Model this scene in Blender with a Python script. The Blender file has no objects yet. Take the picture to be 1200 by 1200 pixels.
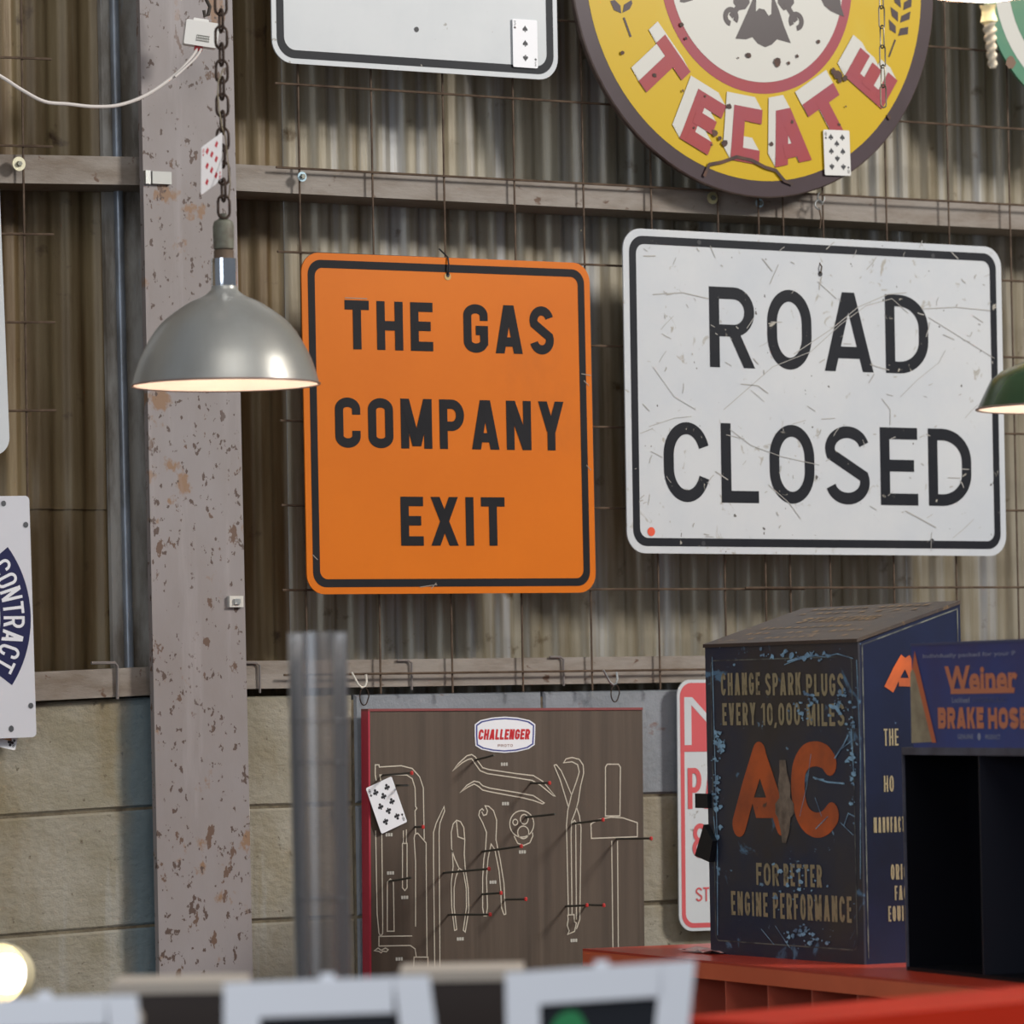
import bpy, bmesh, math, random
from mathutils import Vector, Matrix
from mathutils.geometry import tessellate_polygon
random.seed(7)
C = bpy.context.scene.collection
SC = bpy.context.scene

# ------------------------------------------------------------------ camera
F_PX = 5400.0
YAW = math.radians(31.8); PITCH = math.atan(224/F_PX); ROLL = 0.0175
CAM = Vector((0, 0, 1.5))
F0 = Vector((math.sin(YAW), math.cos(YAW), 0)); R0 = Vector((math.cos(YAW), -math.sin(YAW), 0)); Z0 = Vector((0, 0, 1))
FW = F0*math.cos(PITCH) + Z0*math.sin(PITCH)
UP0 = -F0*math.sin(PITCH) + Z0*math.cos(PITCH)
RT = R0*math.cos(ROLL) - UP0*math.sin(ROLL)
UP = R0*math.sin(ROLL) + UP0*math.cos(ROLL)
cam = bpy.data.cameras.new('camera'); co = bpy.data.objects.new('camera', cam); C.objects.link(co)
cam.sensor_width = 36; cam.lens = F_PX/1200*36; cam.clip_end = 200
co.matrix_world = Matrix(((RT.x, UP.x, -FW.x, CAM.x), (RT.y, UP.y, -FW.y, CAM.y), (RT.z, UP.z, -FW.z, CAM.z), (0, 0, 0, 1)))
cam.dof.use_dof = True; cam.dof.focus_distance = 8.2; cam.dof.aperture_fstop = 5.6
SC.camera = co

# ------------------------------------------------------------------ world, lights, exposure
SC.view_settings.view_transform = 'Standard'; SC.view_settings.look = 'None'
SC.view_settings.exposure = -0.25; SC.view_settings.gamma = 1.0; SC.view_settings.use_curve_mapping = False
W = bpy.data.worlds.new('world'); SC.world = W; W.use_nodes = True
W.node_tree.nodes['Background'].inputs[0].default_value = (0.80, 0.88, 1.0, 1)
W.node_tree.nodes['Background'].inputs[1].default_value = 0.23

def area(name, loc, target, sx, sy, power, col):
    l = bpy.data.lights.new(name, 'AREA'); l.shape = 'RECTANGLE'; l.size = sx; l.size_y = sy; l.energy = power; l.color = col
    o = bpy.data.objects.new(name, l); C.objects.link(o); o.location = loc
    o.rotation_euler = (Vector(target)-Vector(loc)).to_track_quat('-Z', 'Y').to_euler()
    return o
area('skylight', (8.6, 1.6, 5.5), (4.6, 7.3, 1.6), 1.3, 1.2, 570, (1.0, 0.965, 0.91))
area('cool_fill_light', (-2.5, 1.5, 2.6), (4.4, 7.3, 1.5), 3.0, 2.6, 120, (0.80, 0.89, 1.0))  # added cool fill for the wall; no doorway stands there
area('roof_light', (2.2, 2.5, 5.2), (4.2, 7.2, 1.4), 3.0, 2.5, 90, (1.0, 0.97, 0.92))

pl = bpy.data.lights.new('shop_lamp', 'POINT'); pl.energy = 16; pl.shadow_soft_size = .10; pl.color = (1.0, .86, .70)
po = bpy.data.objects.new('shop_lamp', pl); C.objects.link(po); po.location = (.9, 3.6, 2.9)

# ------------------------------------------------------------------ pixel -> point
def ray(px, py): return FW + RT*((px-600)/F_PX) - UP*((py-600)/F_PX)
def P(px, py, y):
    d = ray(px, py); return CAM + d*(y/d.y)
def PZ(px, py, z):
    d = ray(px, py); return CAM + d*((z-CAM.z)/d.z)
def PD(px, py, dist): return CAM + ray(px, py)*dist
WY = 7.25                                     # plane of the hanging wire mesh

# ------------------------------------------------------------------ materials
def srgb(c):
    def f(v):
        v /= 255.0
        return v/12.92 if v <= 0.04045 else ((v+0.055)/1.055)**2.4
    return (f(c[0]), f(c[1]), f(c[2]), 1)
MATS = {}
def mat(name, col, rough=0.5, metal=0.0, col2=None, scale=8, stretch=(1, 1, 1), lo=0.4, hi=0.65, bump=0.0, spec=0.5, coords='Object', detail=6, extra=None, bscale=None, rand=0, dist=0.0):
    if name in MATS: return MATS[name]
    m = bpy.data.materials.new(name); m.use_nodes = True; nt = m.node_tree; N = nt.nodes; L = nt.links
    b = N['Principled BSDF']; b.inputs['Base Color'].default_value = srgb(col)
    b.inputs['Roughness'].default_value = rough; b.inputs['Metallic'].default_value = metal; b.inputs['Specular IOR Level'].default_value = spec
    tc = N.new('ShaderNodeTexCoord')
    def noise(sc, st, det=6, off=0, dd=0.0):
        mp = N.new('ShaderNodeMapping'); mp.inputs['Scale'].default_value = st; mp.inputs['Location'].default_value = (off, off*1.7, off*.3)
        L.new(tc.outputs[coords], mp.inputs['Vector'])
        n = N.new('ShaderNodeTexNoise'); n.inputs['Scale'].default_value = sc; n.inputs['Detail'].default_value = det; n.inputs['Roughness'].default_value = .6
        n.inputs['Distortion'].default_value = dd
        L.new(mp.outputs[0], n.inputs['Vector']); return n.outputs[0]
    cur = None
    def layer(cur, c, sc, st, lo, hi, det, off, dd=0.0):
        n = noise(sc, st, det, off, dd)
        mr = N.new('ShaderNodeMapRange'); mr.inputs[1].default_value = lo; mr.inputs[2].default_value = hi; L.new(n, mr.inputs[0])
        mx = N.new('ShaderNodeMix'); mx.data_type = 'RGBA'; L.new(mr.outputs[0], mx.inputs[0])
        if cur is None: mx.inputs[6].default_value = srgb(col)
        else: L.new(cur, mx.inputs[6])
        mx.inputs[7].default_value = srgb(c); return mx.outputs[2]
    if col2 is not None: cur = layer(None, col2, scale, stretch, lo, hi, detail, 0, dist)
    for k, e in enumerate(extra or []):
        cur = layer(cur, e[0], e[1], e[2], e[3], e[4], e[5] if len(e) > 5 else 6, 11.3*(k+1), e[6] if len(e) > 6 else 0)
    if rand:
        oi = N.new('ShaderNodeObjectInfo'); mr = N.new('ShaderNodeMapRange'); mr.inputs[3].default_value = 1-rand; mr.inputs[4].default_value = 1+rand
        L.new(oi.outputs['Random'], mr.inputs[0])
        hs = N.new('ShaderNodeHueSaturation'); L.new(mr.outputs[0], hs.inputs['Value'])
        if cur is not None: L.new(cur, hs.inputs['Color'])
        else: hs.inputs['Color'].default_value = srgb(col)
        cur = hs.outputs[0]
    if cur is not None: L.new(cur, b.inputs['Base Color'])
    if bump:
        n = noise(bscale or scale*3, stretch, 8, 5); bp = N.new('ShaderNodeBump'); bp.inputs['Strength'].default_value = bump; bp.inputs['Distance'].default_value = .01
        L.new(n, bp.inputs['Height']); L.new(bp.outputs[0], b.inputs['Normal'])
    MATS[name] = m; return m
def emit(name, col, s):
    m = bpy.data.materials.new(name); m.use_nodes = True; b = m.node_tree.nodes['Principled BSDF']
    b.inputs['Base Color'].default_value = srgb(col); b.inputs['Emission Color'].default_value = srgb(col); b.inputs['Emission Strength'].default_value = s; return m

M_SHEET = mat('galvanised_sheet', (154, 147, 131), .40, .2, (122, 109, 84), 3.0, (6, 1, .6), .38, .66, .12, extra=[((180, 182, 186), 2.2, (9, 1, .25), .52, .75), ((84, 66, 40), 14, (1, 1, 1), .62, .72)], rand=.05)
M_SHEET_L = mat('brown_galvanised_sheet', (132, 116, 86), .45, .15, (100, 80, 52), 3.0, (6, 1, .5), .38, .62, .12, extra=[((122, 118, 112), 2.2, (8, 1, .25), .58, .78), ((70, 52, 34), 14, (1, 1, 1), .62, .72)], rand=.05)
M_GIRT = mat('grey_girt_paint', (140, 131, 122), .6, 0, (112, 98, 84), 6, (1, 1, 3), .45, .7, .2, extra=[((92, 66, 48), 30, (1, 1, 1.5), .64, .70)])
M_COL = mat('chipped_lilac_paint', (147, 140, 140), .55, 0, (134, 124, 120), 3, (1, 1, .5), .4, .7, .15,
            extra=[((136, 106, 82), 12, (1, 1, .8), .61, .65, 10), ((84, 66, 58), 75, (1, 1, .7), .62, .65, 3), ((100, 76, 62), 30, (1, 1, .6), .63, .65, 6), ((166, 158, 158), 5, (3, 1, .3), .55, .8)])
M_COL_D = mat('shade_lightened_web', (176, 172, 166), .6, .0, (120, 112, 102), 9, (2, 1, .5), .4, .6, .2, extra=[((150, 156, 164), 26, (3, 3, .4), .63, .70)])  # base colour lightened to offset the shade behind the front flange
M_BLOCK = mat('concrete_block', (156, 150, 136), .9, 0, (136, 129, 110), 5, (1, 1, 1.4), .4, .65, .5, extra=[((122, 106, 72), 2.2, (2, 1, .8), .50, .70), ((168, 168, 164), 4, (3, 1, .3), .60, .75), ((98, 88, 72), 60, (1, 1, 1), .66, .72)], bscale=60, rand=.06)
M_BLOCK_B = mat('blue_grey_painted_block', (136, 140, 146), .85, 0, (118, 122, 126), 7, (1, 1, 1), .4, .7, .4, extra=[((120, 92, 84), 9, (1, 1, 2), .64, .70)], bscale=50)
M_MORTAR = mat('mortar', (126, 116, 96), .95, 0, (84, 74, 60), 20, bump=.4)
M_WIRE = mat('rusty_wire', (104, 86, 70), .6, .3, (70, 54, 42), 30)
M_ZINC = mat('zinc', (196, 198, 196), .3, .9)
M_WHITE = mat('white_sign_paint', (200, 203, 205), .38, 0, (192, 196, 199), 5, extra=[((150, 148, 142), 40, (1, 1, 1), .70, .74, 3)])
M_WORN = mat('worn_white_sign_paint', (202, 204, 206), .36, 0, (193, 197, 202), 4, spec=.35, extra=[((168, 164, 156), 26, (1, 1, 1), .64, .70, 8, 1.0), ((96, 92, 88), 70, (1, 1, .8), .735, .75, 2), ((150, 142, 130), 5, (1, 1, 1), .68, .9, 8, .6)])
M_BLACK = mat('black_sign_print', (27, 27, 31), .5, 0, (33, 32, 36), 9, spec=.15)
M_BLACKW = mat('worn_black_print', (28, 30, 36), .42, 0, (35, 36, 41), 9, spec=.18, extra=[((178, 172, 160), 45, (1, 1, 1), .665, .70, 8, .8)])
M_INK = mat('black_ink', (34, 34, 40), .5)
M_REDINK = mat('red_ink', (190, 44, 60), .5)
M_ORANGE = mat('orange_sign_paint', (214, 112, 12), .36, 0, (206, 105, 10), 2.5, (1, 1, 1), .35, .7, spec=.3, extra=[((190, 100, 24), 3, (1, 1, .6), .62, .8)])
M_STEEL = mat('brushed_aluminium', (172, 172, 168), .36, .45, (160, 158, 152), 6, (1, 1, .2), .4, .6, .03)
M_CHROME = mat('chrome', (220, 222, 226), .12, 1)
M_CHAIN = mat('rusty_chain', (78, 64, 56), .5, .6, (56, 42, 34), 40)
M_CARD = mat('playing_card_white', (236, 236, 240), .4)
M_CARDL = mat('playing_card_cream', (214, 212, 208), .4)
M_PLW = mat('white_plastic', (232, 229, 224), .45)
M_CABLE = mat('white_cable', (214, 206, 200), .5)
M_RED = mat('red_plastic', (176, 44, 50), .45)

# ------------------------------------------------------------------ mesh helpers
def tag(o, label=None, cat=None, group=None, kind=None):
    if label: o['label'] = label
    if cat: o['category'] = cat
    if group: o['group'] = group
    if kind: o['kind'] = kind
    return o
def empty(name, loc=(0, 0, 0), label=None, cat=None, group=None, kind=None, rot=None):
    o = bpy.data.objects.new(name, None); C.objects.link(o); o.location = loc; o.empty_display_size = .05
    if rot is not None: o.rotation_euler = rot
    return tag(o, label, cat, group, kind)
class MB:
    def __init__(s): s.v = []; s.f = []; s.sm = False
    def add(s, vs, fs):
        n = len(s.v); s.v += [tuple(v) for v in vs]; s.f += [tuple(i+n for i in f) for f in fs]; return s
    def box(s, a, b, bev=0):
        x0, y0, z0 = a; x1, y1, z1 = b
        return s.add([(x0, y0, z0), (x1, y0, z0), (x1, y1, z0), (x0, y1, z0), (x0, y0, z1), (x1, y0, z1), (x1, y1, z1), (x0, y1, z1)],
                     [(0, 3, 2, 1), (4, 5, 6, 7), (0, 1, 5, 4), (1, 2, 6, 5), (2, 3, 7, 6), (3, 0, 4, 7)])
    def obox(s, o, X, Y, Z):
        o, X, Y, Z = map(Vector, (o, X, Y, Z))
        return s.add([o, o+X, o+X+Y, o+Y, o+Z, o+X+Z, o+X+Y+Z, o+Y+Z], [(0, 3, 2, 1), (4, 5, 6, 7), (0, 1, 5, 4), (1, 2, 6, 5), (2, 3, 7, 6), (3, 0, 4, 7)])
    def lathe(s, prof, n=48, axis=(0, 0, 0), closed=False):
        ax, ay, az = axis; vs = []; fs = []
        for r, z in prof:
            for k in range(n):
                a = 2*math.pi*k/n; vs.append((ax+r*math.cos(a), ay+r*math.sin(a), az+z))
        m = len(prof)
        for i in range(m if closed else m-1):
            j = (i+1) % m
            for k in range(n):
                fs.append((i*n+k, i*n+(k+1) % n, j*n+(k+1) % n, j*n+k))
        s.sm = True; return s.add(vs, fs)
    def tube(s, pts, r, n=8, closed=False, rs=None):
        pts = [Vector(p) for p in pts]; m = len(pts); vs = []; fs = []
        prev = None
        for i, p in enumerate(pts):
            a = pts[(i-1) % m] if (closed or i > 0) else p; b = pts[(i+1) % m] if (closed or i < m-1) else p
            t = (b-a).normalized()
            if prev is None:
                u = t.orthogonal().normalized()
            else:
                u = (prev-t*prev.dot(t)).normalized()
            prev = u; w = t.cross(u); rr = rs[i] if rs else r
            for k in range(n):
                an = 2*math.pi*k/n; vs.append(p+(u*math.cos(an)+w*math.sin(an))*rr)
        for i in range(m if closed else m-1):
            j = (i+1) % m
            for k in range(n): fs.append((i*n+k, i*n+(k+1) % n, j*n+(k+1) % n, j*n+k))
        if not closed: fs += [tuple(range(n-1, -1, -1)), tuple((m-1)*n+k for k in range(n))]
        s.sm = True; return s.add(vs, fs)
    # flat pieces in a local x,z plane facing -y
    def poly(s, pts, y=0.0):
        pts = [tuple(p) for p in pts]
        tris = tessellate_polygon([[Vector((p[0], p[1], 0)) for p in pts]])
        fs = []
        for t in tris:
            a, b, c = [Vector(pts[i]) for i in t]
            cr = (b.x-a.x)*(c.y-a.y)-(b.y-a.y)*(c.x-a.x)
            fs.append(tuple(t) if cr > 0 else (t[0], t[2], t[1]))
        return s.add([(p[0], y, p[1]) for p in pts], fs)
    def slab(s, pts, y0, y1):                 # y0 front (smaller), y1 back
        n = len(pts); s.poly(pts, y0)
        s.add([(p[0], y0, p[1]) for p in pts]+[(p[0], y1, p[1]) for p in pts], [(i, n+i, n+(i+1) % n, (i+1) % n) for i in range(n)]+[tuple(n+i for i in range(n-1, -1, -1))])
        return s
    def ring(s, o, i, y):
        n = len(o); return s.add([(p[0], y, p[1]) for p in o]+[(p[0], y, p[1]) for p in i], [(k, (k+1) % n, n+(k+1) % n, n+k) for k in range(n)])
    def stroke(s, pts, w, y, closed=False):
        pts = [Vector(p) for p in pts]
        q = [pts[0]]
        for p in pts[1:]:
            if (p-q[-1]).length > 1e-7: q.append(p)
        if closed and (q[0]-q[-1]).length < 1e-6: q.pop()
        pts = q; m = len(pts)
        if m < 2: return s
        l = []; r = []
        for i in range(m):
            d0 = (pts[i]-pts[i-1]).normalized() if (i > 0 or closed) else None
            d1 = (pts[(i+1) % m]-pts[i]).normalized() if (i < m-1 or closed) else None
            if d0 is None: d0 = d1
            if d1 is None: d1 = d0
            n0 = Vector((-d0.y, d0.x)); n1 = Vector((-d1.y, d1.x)); nn = (n0+n1)
            if nn.length < 1e-4: nn = n0
            nn.normalize(); k = min(2.0, 1/max(.3, nn.dot(n0)))
            l.append(pts[i]+nn*(w/2*k)); r.append(pts[i]-nn*(w/2*k))
        fs = []
        for i in range(m if closed else m-1):
            j = (i+1) % m; fs.append((i, m+i, m+j, j))
        return s.add([(p.x, y, p.y) for p in l]+[(p.x, y, p.y) for p in r], fs)
    def build(s, name, m, parent=None, smooth=None, kind=None, xf=None):
        me = bpy.data.meshes.new(name); me.from_pydata([tuple(xf(v)) for v in s.v] if xf else s.v, [], s.f)
        me.validate(); me.update()
        if (s.sm if smooth is None else smooth):
            for p in me.polygons: p.use_smooth = True
            me.set_sharp_from_angle(angle=math.radians(40))
        me.materials.append(m); o = bpy.data.objects.new(name, me); C.objects.link(o)
        if parent: o.parent = parent
        if kind: o['kind'] = kind
        return o
def smooth_path(pts, n=6):
    q = []
    for i in range(len(pts)-1):
        p0 = pts[max(i-1, 0)]; p1 = pts[i]; p2 = pts[i+1]; p3 = pts[min(i+2, len(pts)-1)]
        for k in range(n):
            t_ = k/n; q.append(.5*((2*p1)+(-p0+p2)*t_+(2*p0-5*p1+4*p2-p3)*t_*t_+(-p0+3*p1-3*p2+p3)*t_**3))
    return q+[pts[-1]]
def rrect(x0, z0, x1, z1, r, n=8):
    pts = []
    for cx, cz, a0 in ((x1-r, z0+r, -90), (x1-r, z1-r, 0), (x0+r, z1-r, 90), (x0+r, z0+r, 180)):
        for k in range(n+1):
            a = math.radians(a0+90*k/n); pts.append((cx+r*math.cos(a), cz+r*math.sin(a)))
    return pts
def circle(cx, cz, rx, rz=None, n=32, a0=0):
    rz = rz or rx; return [(cx+rx*math.cos(a0+2*math.pi*k/n), cz+rz*math.sin(a0+2*math.pi*k/n)) for k in range(n)]

# ------------------------------------------------------------------ stroke lettering
RW = {'I': 0, 'E': .86, 'F': .84, 'L': .82, 'T': .92, 'M': 1.25, 'W': 1.4, 'A': 1.12, 'Y': 1.06, 'V': 1.06, 'N': 1.02, '1': .45, 'X': 1.05, ',': .3, ' ': .6}
def glyph(ch, w, t, oy=.36):
    """strokes of one capital letter, height 1, width w; returns a list of ('s', points, closed) and ('p', polygon)"""
    out = []; L = t/2; R = w-t/2; B = t/2; T = 1-t/2; M = .5; rx = (R-L)/2; ry = min(oy, .49-t/2+.0)
    S = lambda *p, c=False: out.append(('s', list(p), c))
    def par(x0, z0, x1, z1, hw): out.append(('p', [(x0-hw/2, z0), (x0+hw/2, z0), (x1+hw/2, z1), (x1-hw/2, z1)]))
    def arc(cx, cz, ax, az, a0, a1, n=10): return [(cx+ax*math.cos(math.radians(a0+(a1-a0)*k/n)), cz+az*math.sin(math.radians(a0+(a1-a0)*k/n))) for k in range(n+1)]
    cx = w/2; hw = t*1.12
    if ch == 'I': S((w/2, 0), (w/2, 1))
    elif ch == '1': S((w-t/2, 0), (w-t/2, 1)); par(w-t*1.7, .78, w-t*.7, 1, hw*.8)
    elif ch == 'T': S((0, T), (w, T)); S((cx, 0), (cx, T))
    elif ch == 'H': S((L, 0), (L, 1)); S((R, 0), (R, 1)); S((L, M), (R, M))
    elif ch == 'E': S((L, 0), (L, 1)); S((L, T), (w, T)); S((L, B), (w, B)); S((L, M+.01), (w*.9, M+.01))
    elif ch == 'F': S((L, 0), (L, 1)); S((L, T), (w, T)); S((L, M+.01), (w*.88, M+.01))
    elif ch == 'L': S((L, 0), (L, 1)); S((L, B), (w, B))
    elif ch == 'A':
        par(hw/2, 0, cx-t*.08, 1, hw); par(w-hw/2, 0, cx+t*.08, 1, hw); S((hw*.9, .24), (w-hw*.9, .24))
    elif ch == 'V': par(cx-t*.08, 0, hw/2, 1, hw); par(cx+t*.08, 0, w-hw/2, 1, hw)
    elif ch == 'Y': par(cx, .38, hw/2, 1, hw); par(cx, .38, w-hw/2, 1, hw); S((cx, 0), (cx, .45))
    elif ch == 'X': par(hw/2, 0, w-hw/2, 1, hw); par(w-hw/2, 0, hw/2, 1, hw)
    elif ch == 'K': S((L, 0), (L, 1)); par(t, .40, w-hw/2, 1, hw); par(w-hw/2, 0, t*1.5, .60, hw)
    elif ch == 'N': S((L, 0), (L, 1)); S((R, 0), (R, 1)); par(R-t*.05, 0, L+t*.05, 1, hw)
    elif ch == 'M': S((L, 0), (L, 1)); S((R, 0), (R, 1)); par(cx, .05, L, 1, hw*.95); par(cx, .05, R, 1, hw*.95)
    elif ch == 'W':
        for a, b in ((w*.27, hw/2), (w*.27, cx), (w*.73, cx), (w*.73, w-hw/2)): par(a, 0, b, 1, hw*.85)
    elif ch in 'OQ0':
        p = arc(R-rx, T-ry, rx, ry, 0, 90)+arc(L+rx, T-ry, rx, ry, 90, 180)+arc(L+rx, B+ry, rx, ry, 180, 270)+arc(R-rx, B+ry, rx, ry, 270, 360)
        S(*p, c=True)
    elif ch in 'CG':
        p = arc(cx, T-ry, rx, ry, 18 if oy > .2 else 0, 90)+arc(cx, T-ry, rx, ry, 90, 180)+arc(cx, B+ry, rx, ry, 180, 270)+arc(cx, B+ry, rx, ry, 270, 342 if oy > .2 else 360)
        if oy <= .2 or ch == 'C' and oy < .3: p = [(R, .66)]+p+([(R, .34)] if ch == 'C' else [])
        S(*p)
        if ch == 'G': S((R, B+ry*.4), (R, .5)); S((w, .46), (cx, .46))
    elif ch == 'U': S((L, 1), *arc(cx, B+ry, rx, ry, 180, 360, 16), (R, 1))
    elif ch == 'J': S((R, 1), *arc(cx, B+ry, rx, ry, 0, -160, 12))
    elif ch == 'D':
        q = min(ry, .42); S((L, 0), (L, 1)); xx = L+rx*.55
        S((L, T), (xx, T), *arc(xx, T-q, R-xx, q, 90, 0), *arc(xx, B+q, R-xx, q, 0, -90), (xx, B), (L, B))
    elif ch in 'PRB':
        S((L, 0), (L, 1)); m = .46 if ch != 'B' else .52; q = (T-m)/2; xx = R-min(q, rx)
        S((L, T), (xx, T), *arc(xx, T-q, R-xx, q, 90, -90, 14), (L, m))
        if ch == 'R': par(w-hw/2, 0, w*.52, .46, hw)
        if ch == 'B': q = (m-B)/2; S((L, m), (xx, m), *arc(xx, m-q, R-xx, q, 90, -90, 14), (L, B))
    elif ch == 'S':
        q = (T-M)/2; ay = min(ry, q)
        p = arc(cx, T-q, rx, q, 15, 90)+arc(cx, T-q, rx, q, 90, 200)+[(cx, M)]+arc(cx, B+q, rx, q, 20, -90)+arc(cx, B+q, rx, q, -90, -165)
        S(*p)
    elif ch == '8':
        q = (T-M)/2; S(*circle(cx, T-q, rx*.88, q, 24), c=True); S(*circle(cx, M-q+0, rx, q, 24), c=True)
    elif ch == ',': par(0, -.12, t*.6, .12, t)
    return out
def text(mb, s, x0, x1, z0, z1, t, y, oy=.36, gap=None, f=None, slant=0):
    """lettering filling the box x0..x1, z0..z1; t stroke in metres"""
    mb_ = mb; h = z1-z0; tn = t/h; gap = (gap if gap is not None else t*.62)/h
    W_ = (x1-x0)/h
    fix = sum(tn if c == 'I' else 0 for c in s)+gap*(len(s)-1); sm = sum(RW.get(c, 1) for c in s)
    wf = (W_-fix)/sm; x = 0
    for k, c in enumerate(s):
        w = tn if c == 'I' else wf*RW.get(c, 1)
        if isinstance(mb_, list): mb = MB(); mb_.append(mb)
        for si, (kind, *a) in enumerate(glyph(c, w, tn, oy)):
            def g(p):
                q = (x0+(x+p[0])*h+slant*(p[1])*h, z0+p[1]*h)
                return f(q) if f else q
            yy = y-.00012*(si % 4)
            if kind == 's': mb.stroke([g(p) for p in a[0]], t*(1 if f is None else 1), yy, a[1])
            else: mb.poly([g(p) for p in a[0]], yy)
        x += w+gap
    return mb
def letters(lst, m, parent, name='letter', **k):
    for q in lst:
        if q.v: q.build(name, m, parent, smooth=False, **k)
def font_text(s, x0, x1, z0, z1, y, name, m, parent, slant=0, bold=.0, f=None):
    cu = bpy.data.curves.new('txt', 'FONT'); cu.body = s; cu.offset = bold; cu.shear = slant; cu.resolution_u = 3
    o = bpy.data.objects.new('txt', cu); C.objects.link(o)
    bpy.context.view_layer.update()
    me = bpy.data.meshes.new_from_object(o.evaluated_get(bpy.context.evaluated_depsgraph_get()))
    bpy.data.objects.remove(o); vs = [v.co.copy() for v in me.vertices]
    ax = min(v.x for v in vs); bx = max(v.x for v in vs); ay = min(v.y for v in vs); by = max(v.y for v in vs)
    mb = MB(); mb.add([(x0+(v.x-ax)/(bx-ax)*(x1-x0), y, z0+(v.y-ay)/(by-ay)*(z1-z0)) for v in vs], [tuple(p.vertices) for p in me.polygons])
    return mb.build(name, m, parent, smooth=False)

# ------------------------------------------------------------------ a vertical board parallel to the wall
class Board:
    """Empty at the middle of the lower edge of a board facing the room; loc() turns a photograph point into board coordinates"""
    def __init__(s, name, label, cat, quad, y, group=None, fix_rot=None):
        TL, TR, BR, BL = [P(*q, y) for q in quad]
        s.y = y; b = (BL+BR)/2; t = (TL+TR)/2
        rt = (TR-TL+BR-BL)/2; up = t-b
        s.rot = (-math.atan2(rt.z, rt.x)+math.atan2(up.x, up.z))/2
        s.w = rt.length; s.h = up.length; c = (b+t)/2
        upd = Vector((math.sin(s.rot), 0, math.cos(s.rot)))
        s.o = c-upd*s.h/2; s.root = empty(name, s.o, label, cat, group, rot=(0, s.rot, 0))
        s.X = Vector((math.cos(s.rot), 0, -math.sin(s.rot))); s.Z = upd
    def loc(s, px, py):
        d = P(px, py, s.y)-s.o; return (d.dot(s.X), d.dot(s.Z))
    def plate(s, m, r, t=.003, name='plate'):
        mb = MB(); mb.slab(rrect(-s.w/2, 0, s.w/2, s.h, r), 0, t); return mb.build(name, m, s.root)
    def border(s, m, r, a, b, name='border'):
        mb = MB(); w, h = s.w, s.h
        mb.ring(rrect(-w/2+a, a, w/2-a, h-a, r-a*.7), rrect(-w/2+a+b, a+b, w/2-a-b, h-a-b, max(.006, r-a*.7-b*.8)), -.0004); return mb.build(name, m, s.root)
    def line(s, mb, txt, px0, px1, py0, py1, t, oy=.36, gap=None):
        x0, z1 = s.loc(px0, py0); x1, _ = s.loc(px1, py0); _, z0 = s.loc(px0, py1)
        text(mb, txt, x0, x1, z0, z1, t, -.0006, oy, gap)
    def dots(s, pts, m, name='hole', r=.004):
        for q in pts:
            x, z = s.loc(q[0], q[1]); rr = q[2]/620 if len(q) > 2 else r
            MB().poly(circle(x, z, rr, rr*random.uniform(.9, 1.2), 12), -.0009).build(name, m, s.root)
    def world(s, x, z, out=0): return s.o+s.X*x+s.Z*z+Vector((0, -out, 0))

# ================================================================== THE SETTING
fl = MB().box((-6, -4, -.1), (14, 8, 0)).build('floor', mat('floor_concrete', (118, 112, 104), .8, 0, (98, 92, 84), 3), kind='structure')
wall = empty('wall_back', (4.5, 7.4, 0), kind='structure')
PITCHC = .0640; AMP = .0050; YS = WY+.155
def sheet_mb(x0, n, z0, z1, y0, shear=0):
    vs = []; fs = []; k = 16; N = n*k
    for i in range(N+1):
        u = i/k*2*math.pi; s = max(-1, min(1, 1.75*math.sin(u))); yy = y0-AMP*s; x = x0+i/k*PITCHC
        vs += [(x-4.5, yy-7.4, z0), (x-4.5, yy-7.4, z1)]
    fs = [(2*i, 2*i+2, 2*i+3, 2*i+1) for i in range(N)]
    m = MB(); m.sm = True; return m.add(vs, fs)
XC = P(228, 600, WY).x                        # column axis
z_base = 1.40
for i in range(10):                           # sheets of the main bay
    sheet_mb(XC+.02+i*PITCHC*11-(0 if i == 0 else PITCHC*7), 11 if i else 4, z_base, 3.6, YS-.0008*(i % 2)).build('corrugated_sheet', M_SHEET if i else M_SHEET_L, wall)
for i in range(3):
    x = XC+.02-(i+1)*PITCHC*11
    sheet_mb(x, 11, 1.86, 3.6, YS-.0008*(i % 2)).build('corrugated_sheet', M_SHEET_L, wall)
    sheet_mb(x, 11, z_base, 1.875, YS+.004-.0008*(i % 2)).build('corrugated_sheet', M_SHEET_L, wall)
# concrete blocks: courses of 0.2032 m
YB = WY+.03
M_BLOCK_L = M_BLOCK.copy(); M_BLOCK_L.name = 'concrete_block_with_blue_overspray'
nt = M_BLOCK_L.node_tree; bs = nt.nodes['Principled BSDF']; src = bs.inputs['Base Color'].links[0].from_socket
tcx = nt.nodes.new('ShaderNodeTexCoord'); sx = nt.nodes.new('ShaderNodeSeparateXYZ'); nt.links.new(tcx.outputs['Object'], sx.inputs[0])
ns = nt.nodes.new('ShaderNodeTexNoise'); ns.inputs['Scale'].default_value = 9; nt.links.new(tcx.outputs['Object'], ns.inputs['Vector'])
ad = nt.nodes.new('ShaderNodeMath'); ad.operation = 'MULTIPLY_ADD'; ad.inputs[1].default_value = .05; nt.links.new(ns.outputs[0], ad.inputs[0]); nt.links.new(sx.outputs[0], ad.inputs[2])
mr = nt.nodes.new('ShaderNodeMapRange'); mr.inputs[1].default_value = P(140, 1000, YB).x-4.5+.02; mr.inputs[2].default_value = P(160, 1000, YB).x-4.5+.025; mr.inputs[4].default_value = .75; nt.links.new(ad.outputs[0], mr.inputs[0])
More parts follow.
